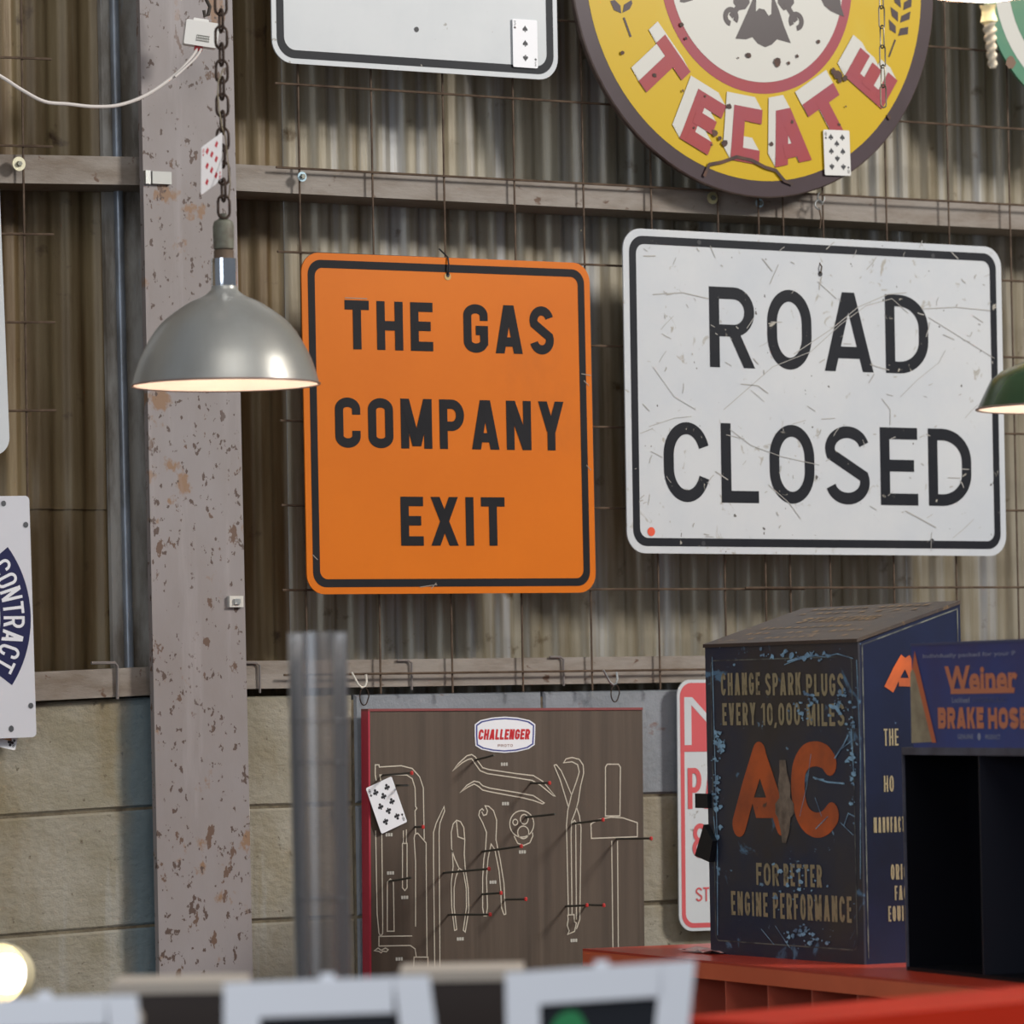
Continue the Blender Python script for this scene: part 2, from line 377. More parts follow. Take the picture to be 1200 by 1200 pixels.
mx = nt.nodes.new('ShaderNodeMix'); mx.data_type = 'RGBA'; mx.inputs[7].default_value = srgb((104, 128, 140)); nt.links.new(mr.outputs[0], mx.inputs[0]); nt.links.new(src, mx.inputs[6]); nt.links.new(mx.outputs[2], bs.inputs['Base Color'])
def block(x0, x1, z0, z1, m, slope=0, xp=0):
    g = .0026; a = (x0+g, YB, z0+g); b = (x1-g, YB+.19, z1-g); c = .004; vs = []
    j = lambda: random.uniform(-.0015, .0015)
    for (x, s) in ((a[0], 1), (b[0], -1)):
        for (z, q) in ((a[2], 1), (b[2], -1)):
            vs.append((x+s*c, YB+j(), z+q*c)); vs.append((x, YB+c, z)); vs.append((x, b[1], z))
    vs = [(v[0]-4.5, v[1]-7.4, v[2]+slope*(v[0]-xp)) for v in vs]
    # index: 0-2 x0z0, 3-5 x0z1, 6-8 x1z0, 9-11 x1z1
    fs = [(0, 6, 9, 3), (0, 3, 4, 1), (6, 7, 10, 9), (0, 1, 7, 6), (3, 9, 10, 4), (1, 4, 5, 2), (7, 8, 11, 10), (1, 2, 8, 7), (4, 10, 11, 5)]
    return MB().add(vs, fs).build('concrete_block', m, wall)
zt_r = P(345, 813.5, YB).z; zj = P(345, 944.8, YB).z; ch = .2045
SL = .031
XJ = P(636, 815, YB).x
for r in range(7):
    z1 = zj+ch-r*ch; z0 = z1-ch
    if z1 < .1: break
    off = 0
    k0 = -3
    for k in range(-3, 9):
        x0 = XJ+off+k*.4064; x1 = x0+.4064
        if x1 < XC+.02: continue
        x0 = max(x0, XC+.02)
        block(x0, x1, z0, z1 if r else zt_r, M_BLOCK_B if (k == -1 or (r == 0 and k == 0)) else M_BLOCK)
zl = P(178, 946.7, YB).z; xl = P(178, 946.7, YB).x; ztl = P(100, 819, YB).z-SL*(P(100, 819, YB).x-xl)
for r in range(7):
    z1 = zl+.2075*(1-r); z0 = z1-.2075
    for k in range(-4, 0):
        x1 = XC+.01+(k+1)*.4064; block(x1-.4064, x1, z0, z1 if r else ztl, M_BLOCK_L, SL, xl)
MB().box((-2.4, YB+.0045-7.4, 0), (4.0, YB+.15-7.4, zt_r-.012)).build('mortar', M_MORTAR, wall)
# girts: channels running behind the wire
def girt(name, xa, xb, pts, face, m, label, under=.12, slope=0, lip=True):
    """pts: photograph point on the top edge of the face; face: height of the face in metres"""
    y = WY+.012; p = P(*pts, y); g = empty(name, ((xa+xb)/2, y, p.z), kind='structure'); g['label'] = label
    mx = (xa+xb)/2; sh = lambda x: slope*(x-p.x)
    def bar(a, b):
        m_ = MB(); m_.box((xa-mx, a[0], a[1]), (xb-mx, b[0], b[1])); m_.v = [(v[0], v[1], v[2]+sh(v[0]+mx)) for v in m_.v]; return m_
    bar((0, -face), (.006, 0)).build('channel_face', m, g)
    bar((.006, -face), (under, -face+.006)).build('lower_flange', m, g)
    bar((.006, -.006), (under, 0)).build('upper_flange', m, g)
    return g
girt('wall_girt', XC+.004, 9, (330, 195), .048, M_GIRT, 'upper grey steel girt of the main bay')
girt('wall_girt', 1.5, XC-.004, (170, 184), .050, M_GIRT, 'upper grey steel girt beyond the column', slope=SL)
g2 = girt('wall_girt', XC+.004, 9, (600, 771), .050, M_GIRT, 'lower grey steel girt resting above the block wall', under=.10)
girt('wall_girt', 1.5, XC-.004, (100, 785), .050, M_GIRT, 'lower steel girt beyond the column', slope=SL, under=.10)
M_STRAP = mat('grey_strap', (120, 112, 108), .6)
for px, py in ((304, 778), (482, 775), (660, 771)):      # bent wire straps round the lower girt
    p = P(px, py, WY+.008); q = Vector((0, 0, -.052))
    MB().tube([p+Vector((-.03, 0, .002)), p+Vector((-.006, 0, .002)), p+Vector((0, -.001, -.003)), p+q], .0022, 6).build('wire_strap', M_STRAP, kind='structure')
p = P(137, 778, WY+.008)
MB().tube([p+Vector((-.05, 0, .002)), p+Vector((-.004, 0, .002)), p+Vector((0, -.001, -.003)), p+Vector((0, 0, -.062))], .0028, 6).build('wire_strap', M_STRAP, kind='structure')
# H column
xa = P(175, 600, WY-.02).x; xb = P(284, 600, WY-.02).x; xm = (xa+xb)/2; hw_ = (xb-xa)/2
col = empty('steel_column', (xm, WY+.07, 0), kind='structure')
LEAN = -.007
lean = lambda v: (v[0]+LEAN*(v[2]-1.9), v[1], v[2])
MB().box((-hw_, -.092, 0), (hw_, -.078, 3.6)).build('front_flange', M_COL, col, xf=lean)
MB().box((-.006, -.078, 0), (.006, .062, 3.6)).build('web', M_COL_D, col, xf=lean)
MB().box((-hw_, .062, 0), (hw_, .074, 3.6)).build('back_flange', M_COL_D, col, xf=lean)

p = P(147, 600, WY+.118)
cd = empty('conduit_pipe', (p.x, p.y, 0), kind='structure')
MB().tube([(0, 0, 1.45), (0, 0, 2.5), (0, 0, 3.6)], .0085, 14).build('pipe', mat('blue_grey_conduit', (150, 158, 170), .35, .3, (110, 112, 116), 14, (1, 1, .3), .4, .6), cd, xf=lambda v: (v[0]-.010*(v[2]-1.9), v[1], v[2]))
# ================================================================== WIRE MESH
def mesh_panel(label, x_first, n, z_rows, x_l, x_r, zlo, zhi, y, slope=0, lean=0.0):
    root = empty('wire_mesh_panel', (x_first, y, zlo), label, 'wire mesh')
    me = None
    for k in range(n):
        x = k*.1524; o = MB().tube([(x, 0, 0), (x, 0, zhi-zlo)], .0020, 6).build('wire', M_WIRE, root) if me is None else None
        if me is None: me = o.data; base = 0
        else:
            o = bpy.data.objects.new('wire', me); C.objects.link(o); o.parent = root; o.location = (x, 0, 0)
    mh = None
    for z in z_rows:
        if mh is None:
            o = MB().tube([(x_l-x_first, -.004, slope*(x_l-x_first)), (x_r-x_first, -.004, slope*(x_r-x_first))], .0022, 6).build('wire', M_WIRE, root); mh = o.data
        else: o = bpy.data.objects.new('wire', mh); C.objects.link(o); o.parent = root
        o.location = (0, 0, z-zlo)
    return root
x0 = P(355.5, 500, WY).x; zr = [P(600, 778+9.5, WY).z+.1524*k for k in range(0, 9)]
zb = P(530, 812, WY).z
mesh_panel('rusty wire mesh sheet behind the orange sign', x0, 8, zr, x0-.05, x0+7*.1524+.03, zb, 3.1, WY)
x1 = P(893, 500, WY-.006).x
mesh_panel('rusty wire mesh sheet behind the black on white road sign', x1, 10, [z+.002 for z in zr], x1-.05, x1+9*.1524+.05, zb, 3.1, WY-.008)
xl0 = P(30, 400, WY).x; zlr = [P(30, 286, WY).z+.1542*k for k in range(-2, 7)]
mesh_panel('rusty wire mesh sheet beyond the grey column', xl0-.1524*4, 5, zlr, xl0-.75, xl0+.055, P(30, 620, WY).z, 3.1, WY, slope=SL*.9)
def washer(px, py, label, m=M_ZINC, y=WY-.006, r=.0115):
    p = P(px, py, y); o = empty('washer_bolt', p, label, 'bolt')
    q = MB().lathe([(.004, -.001), (r, -.001), (r, .0015), (.004, .0015)], 24, closed=True); q.v = [(v[0], v[2], v[1]) for v in q.v]; q.build('washer', m, o)
    q = MB().lathe([(0, -.006), (.0045, -.006), (.0052, -.003), (.0052, .004)], 6); q.v = [(v[0], v[2], v[1]) for v in q.v]; q.build('bolt_head', mat('bolt_grey', (120, 120, 112), .4, .7), o, smooth=False)
washer(354, 207, 'small bluish bolt on the girt above the corner of the orange sign', mat('blue_zinc', (176, 202, 214), .3, .4), r=.009)
washer(835, 232, 'brass washer and bolt on the girt just under the round yellow sign', mat('brass', (205, 196, 150), .3, .7))
washer(890, 238, 'pale blue washer under the lowest point of the round yellow sign', MATS['blue_zinc'], r=.0085)
washer(22, 192, 'large cream washer and bolt on the girt beyond the grey column', mat('cream_zinc', (214, 208, 180), .35, .4), r=.0125)

# ================================================================== SIGNS
YG = WY-.035
# --- orange sign
b = Board('road_sign', 'square orange sign in black capitals ending in EXIT hung on the wire mesh', 'sign', ((353, 296), (692, 308), (697, 693), (360, 698)), YG)
b.plate(M_ORANGE, .036); b.border(M_BLACK, .036, .0125, .0145)
t = []
b.line(t, 'THE', 403.5, 506.5, 351.5, 409, .0172, .14, .0160)
b.line(t, 'GAS', 542.5, 648, 356, 413, .0172, .14, .0160)
b.line(t, 'COMPANY', 392, 660, 465.5, 524.5, .0172, .14, .0160)
b.line(t, 'EXIT', 469, 591, 582, 639.5, .0172, .14, .0160)
letters(t, M_BLACK, b.root)
b.dots([(524.5, 324)], mat('bare_metal_spot', (170, 140, 90), .4, .6), 'worn_spot', .007); 
x, z = b.loc(524.5, 322); MB().poly(circle(x, z, .004, .005, 12), -.0012).build('hole', M_INK, b.root)
p = b.world(x, z, .002); MB().tube([p, p+Vector((0, -.004, .012)), p+Vector((0, .0, .032)), p+Vector((0, .03, .05))], .0016, 6).build('hanging_wire', M_INK, b.root, xf=lambda v: Matrix.Rotation(-b.rot, 3, 'Y') @ (Vector(v)-b.o))
t = MB()
for q in (((681, 438), (692, 440)), ((684, 446), (690, 452)), ((687, 545), (692, 551)), ((366, 650), (372, 656)), ((492, 688), (512, 685)), ((505, 690), (511, 683)), ((430, 350), (404, 349))):
    t.stroke([b.loc(*q[0]), b.loc(*q[1])], .0014, -.0009)
t.build('scratches', mat('scratch_grey', (150, 140, 130), .6), b.root, kind='stuff')

# --- road closed
b = Board('road_sign', 'scratched white rectangular sign reading ROAD CLOSED hung on the wire mesh', 'sign', ((731, 270), (1175, 287), (1177, 648), (734, 652)), YG)
b.plate(M_WORN, .040); b.border(M_BLACKW, .040, .0135, .0155)
t = []; b.line(t, 'ROAD', 830.5, 1086.5, 335.5, 430, .0228, .34, .030); b.line(t, 'CLOSED', 777, 1137, 494, 588, .0228, .34, .026)
letters(t, M_BLACKW, b.root)
b.dots([(961, 321, 3.2), (819, 284, 3), (1093, 300, 3), (824, 637, 3), (1092, 634, 3)], M_INK)
x, z = b.loc(763, 623); MB().poly(circle(x, z, .0085, .0085, 20), -.0008).build('round_sticker', mat('red_orange_sticker', (222, 78, 44), .5), b.root)
x, z = b.loc(961, 320)
MB().tube([(x, -.002, z), (x, -.006, z+.012), (x, 0, z+.018), (x, .02, z+.06)], .0015, 6).build('hanging_wire', M_WIRE, b.root)
t = MB()
for pl in ([(848, 480), (880, 452), (905, 430), (950, 412), (985, 380), (1015, 358), (1045, 350), (1064, 367)], [(930, 415), (975, 385), (1005, 360), (1040, 345), (1062, 343)],
           [(760, 500), (790, 490), (810, 488)], [(750, 508), (765, 502)], [(855, 503), (880, 522), (915, 535), (960, 545)], [(900, 568), (925, 590), (938, 608)], [(765, 430), (790, 465), (815, 480)],
           [(1055, 465), (1075, 445), (1100, 425), (1108, 410)], [(1033, 467), (1043, 480), (1043, 498)], [(958, 330), (980, 350)], [(1080, 362), (1120, 360), (1160, 364)], [(1140, 370), (1152, 378)], [(1105, 392), (1118, 398)], [(830, 350), (800, 343), (765, 345)],
           [(868, 450), (888, 452), (900, 461)], [(893, 303), (905, 318)], [(912, 310), (902, 333)], [(832, 288), (838, 302)], [(754, 300), (768, 300)], [(1088, 372), (1165, 420)]):
    t.stroke([b.loc(*q) for q in pl], random.uniform(.0010, .0020), -.00095)
for k in range(120):
    px = random.uniform(745, 1165); py = random.uniform(290, 635); a = random.choice((random.gauss(.8, .3), random.gauss(-.9, .4), random.uniform(0, 3.1))); l = random.expovariate(1/7)+2
    q = [b.loc(px, py), b.loc(px+l*.5*math.cos(a)+random.uniform(-1, 1), py+l*.5*math.sin(a)), b.loc(px+l*math.cos(a), py+l*math.sin(a))]
    t.stroke(q, random.uniform(.0008, .0022), -.00093)
t.build('scratches', mat('road_scratch', (168, 164, 158), .6), b.root, kind='stuff')

# --- blank white sign at the top
b = Board('road_sign', 'blank white sign with a black border above the orange sign', 'sign', ((316, -200), (652, -180), (651, 93), (318, 74)), YG)
b.plate(M_WHITE, .042); b.border(M_BLACKW, .042, .0095, .0150)
b.dots([(488, 34.5, 3), (622, 69, 1.5)], M_INK)
card_spade3 = b
# --- slice of white sign, far left
b = Board('enamel_sign', 'plain white rounded sign just above the CONTRACT sign', 'sign', ((-130, 116), (-4+6, 120), (5, 528), (-125, 540)), YG)
b.plate(M_WHITE, .03); b.border(mat('grey_print', (120, 120, 124), .5), .03, .02, .006)
# --- CONTRACT
b = Board('enamel_sign', 'white enamel sign with a navy arched band reading CONTRACT', 'sign', ((-150, 582), (34, 582), (43, 863), (-141, 872)), WY-.02)
b.plate(mat('enamel_white', (206, 206, 212), .25), .008)
M_NAVY = mat('navy_enamel', (32, 34, 74), .3)
def arc3(p0, p1, p2, n=24):
    (ax, ay), (bx, by), (cx, cy) = p0, p1, p2; d = 2*(ax*(by-cy)+bx*(cy-ay)+cx*(ay-by))
    ux = ((ax*ax+ay*ay)*(by-cy)+(bx*bx+by*by)*(cy-ay)+(cx*cx+cy*cy)*(ay-by))/d; uy = ((ax*ax+ay*ay)*(cx-bx)+(bx*bx+by*by)*(ax-cx)+(cx*cx+cy*cy)*(bx-ax))/d
    return ux, uy, math.hypot(ax-ux, ay-uy), math.atan2(ay-uy, ax-ux), math.atan2(cy-uy, cx-ux)
cx, cz, ro, a0, a1 = arc3(b.loc(9, 641), b.loc(36, 727), b.loc(14, 803))
ri = ro-.058
t = MB(); pts = [(cx+ro*math.cos(a0+(a1-a0)*k/24), cz+ro*math.sin(a0+(a1-a0)*k/24)) for k in range(25)]+[(cx+ri*math.cos(a1+(a0-a1)*k/24), cz+ri*math.sin(a1+(a0-a1)*k/24)) for k in range(25)]
t.poly(pts, -.0004); t.build('arched_band', M_NAVY, b.root)
t = []; hh = .040; R_ = ri+.006; span = (a0-a1)*R_*.90
fa = lambda q: (cx+(R_+q[1])*math.cos(a0*.955+a1*.045-q[0]/R_), cz+(R_+q[1])*math.sin(a0*.955+a1*.045-q[0]/R_))
text(t, 'CONTRACT', 0, span, 0, hh, .0052, -.0008, .22, .0038, f=fa)
letters(t, mat('enamel_letter_white', (226, 226, 230), .3), b.root)
b.dots([(4, 590, 3), (30, 615, 3), (36, 827, 3), (13, 854, 3)], mat('grey_screw', (90, 92, 96), .4, .5), 'screw')
# --- NO PARKING
b = Board('parking_sign', 'red and white NO PARKING sign half hidden behind the navy metal box', 'sign', ((791.5, 798), (938, 795), (943, 1090), (798, 1088)), WY-.0)
M_SIGNRED = mat('faded_sign_red', (200, 84, 88), .45)
b.plate(M_WHITE, .030); b.border(M_SIGNRED, .030, .006, .009)
t = MB(); x, z = b.loc(800, 881); t.poly([(-b.w/2+.009, z), (b.w/2-.009, z)]+rrect(-b.w/2+.009, z-.1, b.w/2-.009, b.h-.009, .024)[9:27], -.0006); t.build('red_panel', M_SIGNRED, b.root)
t = []; x0_, z1_ = b.loc(801.5, 817); x1_, z0_ = b.loc(825, 873)
text(t, 'NO', x0_, -x0_, z0_, z1_, .016, -.0009, .3, .03); letters(t, M_WHITE, b.root)
t = []; x0_, z1_ = b.loc(805.5, 900); _, z0_ = b.loc(806, 948); text(t, 'PARKING', x0_, -x0_-.006, z0_, z1_, .0105, -.0009, .3, .006)
x0_, z1_ = b.loc(811, 965); x1_, z0_ = b.loc(829, 1005); text(t, '8', x0_, x1_+.002, z0_, z1_, .009, -.0009)
x0_, z1_ = b.loc(815, 1040); x1_, z0_ = b.loc(830, 1056); text(t, 'ST', x0_, x1_+.002, z0_, z1_, .0034, -.0009)
letters(t, M_SIGNRED, b.root)

# --- round yellow sign
YT = YG-.02
def fit_circle(pts):
    import numpy as np
    A = np.array([[2*p[0], 2*p[1], 1] for p in pts]); bb = np.array([p[0]**2+p[1]**2 for p in pts]); s = np.linalg.lstsq(A, bb, rcond=None)[0]
    return s[0], s[1], math.sqrt(s[2]+s[0]**2+s[1]**2)
pp = [(683, 50), (714.8, 121), (770, 182), (813, 208), (905, 230), (994.7, 206.7), (1036, 176), (1066.7, 128), (1077, 101), (1085, 61)]
X_, Z_, RR = fit_circle([(P(*q, YT).x, P(*q, YT).z) for q in pp])
RR -= .005
root = empty('round_sign', (X_, YT, Z_-RR), 'large round yellow enamel sign with red shadowed letters and dark rim', 'sign')
def tl(px, py): p = P(px, py, YT); return (p.x-X_, p.z-Z_+RR)
M_RIM = mat('dark_purple_enamel', (66, 52, 54), .28, 0, (74, 60, 66), 4, spec=.35)
M_YEL = mat('yellow_enamel', (200, 166, 24), .28, 0, (200, 180, 70), 2.2, (1, 1, 1), .5, .75, spec=.35)
M_TRED = mat('dull_red_enamel', (160, 66, 66), .28, 0, (150, 72, 88), 3, spec=.35)
M_TWH = mat('cream_white_enamel', (202, 200, 192), .28)
dsc = MB()
prof = [(0, 0), (RR*.93, 0), (RR*.985, .006), (RR, .016)]
vs = [(0, 0, RR)]; n = 96
mb = MB(); mb.slab([(p[0], p[1]+RR) for p in circle(0, 0, RR, n=n)], 0, .006); mb.build('rim', M_RIM, root)
mb = MB(); mb.lathe([(RR, 0), (RR+.0025, .002), (RR+.002, .012), (RR-.004, .014)], n); mb.v = [(v[0], v[2], v[1]+RR) for v in mb.v]; mb.build('rolled_edge', mat('rolled_edge_rust', (104, 90, 84), .5, .2, (66, 52, 46), 12), root)
c_ = [(p[0], p[1]+RR) for p in circle(0, 0, 1, n=n)]
cir = lambda r, m_, nm, y: MB().poly([(p[0], p[1]+RR) for p in circle(0, 0, r, n=n)], y).build(nm, m_, root)
rc = math.hypot(tl(892, 110)[0], tl(892, 110)[1]-RR); rw = math.hypot(tl(892, 96.5)[0], tl(892, 96.5)[1]-RR); ry_ = math.hypot(tl(890, 212)[0], tl(890, 212)[1]-RR)
cir(ry_, M_YEL, 'yellow_field', -.0004); cir(rc, M_TRED, 'red_ring', -.0008); cir(rw, M_TWH, 'white_centre', -.0012)
# letters round the lower half
T_red = MB(); T_wh = MB()
lh = .112; R1 = ry_-.022; R0_ = R1-lh
cen = [(773, 82), (823, 143), (874, 158), (923, 160), (972, 138), (1020, 92)]
for ch_, (px, py) in zip('TECATE', cen):
    lx, lz = tl(px, py); ang = math.atan2(lz-RR, lx); up = Vector((-math.cos(ang), -math.sin(ang))); rt = Vector((up.y, -up.x)); c0 = Vector((lx, lz))
    w = {'T': .088, 'E': .070, 'C': .066, 'A': .088}[ch_]; h = .106; tn = .027/h
    T_red = MB(); T_wh = MB()
    gl_ = glyph(ch_, w/h, tn, .12) if ch_ != 'C' else [('s', [(w/h-tn/2, .74), (w/h-tn/2, 1-tn/2), (tn/2, 1-tn/2), (tn/2, tn/2), (w/h, tn/2)], False)]
    for si, (kind, *a) in enumerate(gl_):
        def g(p, dx=0, dz=0): q = c0+rt*((p[0]*h)-w/2)+up*((p[1]-.5)*h); return (q.x+dx, q.y+dz)
        for s_ in range(9):
            k = s_/8; dx, dz = -.016*k, .024*k
            if kind == 's': T_wh.stroke([g(p, dx, dz) for p in a[0]], .027, -.0014-.0001*s_-.0010*(si % 4)*0-.00003*si, a[1])
            else: T_wh.poly([g(p, dx, dz) for p in a[0]], -.0014-.0001*s_-.00003*si)
        if kind == 's': T_red.stroke([g(p) for p in a[0]], .027, -.0026-.00015*si, a[1])
        else: T_red.poly([g(p) for p in a[0]], -.0026-.00015*si)
    T_wh.build('letter_shadow', M_TWH, root); T_red.build('letter', M_TRED, root)
# emblem in the centre: the tail, talons holding spanners, wing tips
E = MB(); cp = lambda x, y: tl(760+x/4, y/4)
def epoly(pts, y=-.0016): E.poly([cp(*p) for p in pts], y)
epoly([(470, -120), (485, 0), (460, 60), (405, 182), (455, 185), (485, 175), (510, 205), (545, 222), (575, 210), (600, 185), (665, 203), (632, 120), (610, 50), (590, 0), (600, -120)])
for sx, (hx, hy), (bx, by) in ((-1, (384, 78), (432, 15)), (1, (690, 100), (640, 15))):
    E2 = epoly([(bx-36, by-60), (bx+36, by-60), (bx+40, by), (bx+20, by+28), (bx-10, by+34), (bx-36, by)], -.0017)
    E.stroke([cp(bx, by), cp(hx, hy)], .011, -.0019)
    c = cp(hx, hy); op = -2.0 if sx > 0 else -1.2
    pts = [(c[0]+.0125*math.cos(op+.5+k*(2*math.pi-1.0)/20), c[1]+.0135*math.sin(op+.5+k*(2*math.pi-1.0)/20)) for k in range(21)]
    E.stroke(pts, .010, -.0021)
epoly([(808, 0), (822, 28), (850, 52), (885, 68), (915, 78), (900, 30), (890, -60), (780, -80)])
epoly([(145, 10), (165, 13), (205, 2), (240, -60), (150, -60)])
epoly([(470, -120), (600, -120), (760, -260), (640, -420), (440, -420), (310, -260)])
E.build('emblem', mat('emblem_brown_black', (62, 50, 50), .3), root)
MB().poly([cp(503, -60), cp(575, -60), cp(572, 66), cp(560, 75), cp(540, 45), cp(515, 40), cp(500, 55)], -.0022).build('emblem_white_slot', M_TWH, root)  # white slot printed in the emblem
# wheat sprigs
cpa = lambda x, y: tl(640+x/4.615, y/4.615); cpb = lambda x, y: tl(880+x/3.75, y/3.75)
for f_, leaves in ((cpa, [[(345, 5), (365, 55), (405, 72), (400, 30), (370, 0)], [(460, 0), (420, 25), (412, 70), (450, 50), (465, 20)], [(345, -70), (355, -20), (400, -5), (395, -50)], [(460, -70), (420, -45), (412, 0), (455, -25)]]),
                   (cpb, [[(605, 85), (608, 130), (635, 148), (635, 115)], [(645, 158), (655, 125), (690, 118), (688, 150)], [(612, 30), (618, 70), (645, 95), (645, 55)], [(655, 100), (660, 70), (700, 50), (695, 85)], [(625, -30), (630, 10), (658, 35), (655, -5)], [(668, 45), (672, 10), (706, -10), (703, 30)]])):
    Wt = MB()
    for l in leaves: Wt.poly([f_(*p) for p in l], -.0012)
    if f_ is cpa: Wt.stroke([cpa(418, 95), cpa(456, 200)], .0045, -.0012)
    else: Wt.stroke([cpb(633, 175), cpb(605, 250)], .0035, -.0012)
    Wt.build('wheat_sprig', M_RIM, root)
Ch = MB()
for px, py, r in ((797.5, 29, 3), (802.5, 45.5, 2), (728, 62, 2.8), (766, 88.5, 3), (876, 65, 3.5), (864, 68, 1.2), (958, 49, 2.6), (933, 66, 2), (923, 74, 2), (910, 73, 5), (852, 125, 3), (825, 113, 1.5), (799, 106.5, 1.5), (812, 150, 1.5), (854, 125, 3), (903, 169, 3), (927, 143, 2), (982, 146, 2), (1041, 137, 3.5), (981, 88, 6), (975, 84, 4), (989, 92, 4), (983, 95, 3), (990, 125, 1.2), (833, 170, 1.5), (848, 168, 4), (836, 156, 4), (842, 162, 3)):
    c = tl(px, py); Ch.poly([(c[0]+r/620*random.uniform(.7, 1.3)*math.cos(a*math.pi/4), c[1]+r/620*random.uniform(.7, 1.3)*math.sin(a*math.pi/4)) for a in range(8)], -.0036-.00004*(int(px*7) % 9))
Ch.stroke([tl(824, 207), tl(830, 193), tl(845, 190), tl(862, 184), tl(880, 188), tl(895, 196), tl(908, 200), tl(918, 212), tl(928, 216)], .0065, -.0040)
Ch.build('chipped_spots', mat('enamel_chip', (62, 46, 42), .7, 0, (92, 62, 48), 40), root, kind='stuff')

# --- green round sign, upper corner
YR = WY-.06; c0 = P(1276, -14, YR); Rg = (c0-P(1186, 82, YR)).length
root = empty('round_sign', (c0.x, YR, c0.z-Rg), 'round green sign with a white ring beside the glowing lamp', 'sign')
M_GRN = mat('green_enamel', (74, 128, 100), .3, 0, (112, 140, 106), 4)
MB().slab([(p[0], p[1]+Rg) for p in circle(0, 0, Rg, n=64)], 0, .006).build('rim', M_GRN, root)
for r_, m_, nm, yy in ((Rg-.026, M_TWH, 'white_ring', -.0004), (Rg-.062, M_GRN, 'green_centre', -.0008)):
    MB().poly([(p[0], p[1]+Rg) for p in circle(0, 0, r_, n=64)], yy).build(nm, m_, root)
lc = P(1184, 73, YR)
MB().poly([(lc.x-c0.x+.013*math.cos(k/6*math.pi)*random.uniform(.7, 1.1), lc.z-c0.z+Rg+.014*math.sin(k/6*math.pi)*random.uniform(.8, 1.1)) for k in range(12)], -.001).build('rust_spot', mat('rust_brown', (124, 100, 84), .8), root)

# ================================================================== TOOL BOARD
YP = WY-.012
b = Board('tool_board', 'brown wood-grain tool board with white tool outlines and a small white badge', 'tool board', ((431, 835), (752, 830.5), (757, 1215), (437, 1222)), YP-.004)
M_WOOD = mat('dark_wood_grain', (88, 74, 62), .5, 0, (70, 58, 48), 4, (10, 1, .5), .35, .7, .05, extra=[((98, 84, 72), 3, (14, 1, .4), .58, .8)])
MB().slab(rrect(-b.w/2, 0, b.w/2, b.h, .001, 1), 0, .02).build('panel', M_WOOD, b.root)
M_FRED = mat('board_red', (172, 48, 66), .45)
MB().box((-b.w/2-.0035, -.002, 0), (-b.w/2, .024, b.h)).build('edge_trim', M_FRED, b.root)
MB().box((-b.w/2-.0035, -.002, b.h), (b.w/2, .024, b.h+.0045)).build('edge_trim', mat('board_red_dull', (132, 62, 62), .5), b.root)
A = lambda x, y: b.loc(520+x/3.5308, 780+y/3.5308)
Bq = lambda x, y: b.loc(420+x/4.615, 880+y/4.615)
O = MB(); LWD = .0020
M_OUT = mat('outline_cream', (206, 196, 178), .5)
def ln(f, pts, closed=False): MB().stroke([f(*p) for p in pts], LWD, -.0008, closed).build('tool_outline', M_OUT, b.root)
ln(A, [(35, 437), (60, 405), (95, 373), (115, 368), (130, 378), (140, 395), (160, 422), (185, 430), (300, 447), (370, 455), (410, 480), (460, 540), (452, 538), (400, 495), (365, 475), (290, 463), (180, 447), (150, 435), (125, 400), (115, 385), (100, 388), (75, 402)], True)
ln(A, [(67, 525), (95, 495), (125, 478), (145, 482), (160, 497), (190, 507), (300, 525), (370, 538), (415, 568), (408, 572), (370, 558), (330, 548), (190, 522), (160, 515), (143, 500), (125, 490), (100, 502)], True)
ln(A, [(62, 838), (45, 800), (32, 760), (30, 690), (38, 655), (52, 640), (68, 645), (82, 670), (86, 720), (84, 780), (88, 840), (100, 920), (103, 1010), (88, 1102), (80, 1095), (93, 1000), (92, 920), (80, 850), (62, 838), (48, 880), (42, 920), (42, 1000), (53, 1092), (44, 1096), (32, 1000), (30, 900), (38, 830), (34, 760)])
ln(A, [(52, 645), (58, 708), (84, 718)])
ln(A, [(165, 600), (158, 592), (148, 600), (144, 620), (160, 650), (176, 690), (172, 760), (165, 800), (160, 880), (160, 1000), (165, 1035), (175, 1035), (180, 1000), (176, 880), (182, 800), (195, 738), (210, 760), (228, 850), (235, 930), (238, 1000), (248, 1030), (256, 1028), (252, 980), (248, 900), (232, 800), (215, 720), (218, 640), (205, 600), (185, 582), (170, 580), (180, 600), (176, 616), (164, 620), (156, 604)])
for c, rx_, rz_ in (((322, 655), 50, 55), ((332, 636), 16, 20), ((295, 648), 10, 12), ((328, 690), 23, 26)):
    MB().stroke([A(c[0]+rx_*math.cos(k*math.pi/12), c[1]+rz_*math.sin(k*math.pi/12)) for k in range(24)], LWD, -.0008, True).build('tool_outline', M_OUT, b.root)
ln(A, [(290, 705), (305, 735), (330, 744), (355, 733), (368, 705), (366, 690)])
ln(A, [(455, 412), (465, 410), (485, 435), (505, 480), (528, 535), (548, 480), (560, 440), (553, 410), (530, 398), (495, 402), (505, 386), (530, 380), (560, 388), (576, 412), (578, 445), (565, 500), (556, 560), (545, 600), (528, 645), (526, 700), (530, 1030)])
ln(A, [(455, 412), (480, 470), (515, 585)]); ln(A, [(528, 535), (512, 600), (507, 660), (515, 1030)]); ln(A, [(548, 585), (560, 620), (567, 670), (562, 1050), (548, 1090)]); ln(A, [(545, 655), (548, 1050)]); ln(A, [(530, 652), (540, 640), (550, 655), (562, 655)])
ln(A, [(512, 1032), (538, 1030), (540, 1060), (548, 1065), (540, 1100), (512, 1112), (518, 1098), (510, 1075), (514, 1050)], True)
ln(A, [(668, 420), (676, 408), (722, 408), (730, 420), (728, 622), (668, 622)], True)
ln(A, [(610, 715), (608, 655), (640, 637), (690, 627), (740, 630), (800, 650), (800, 708)], True)
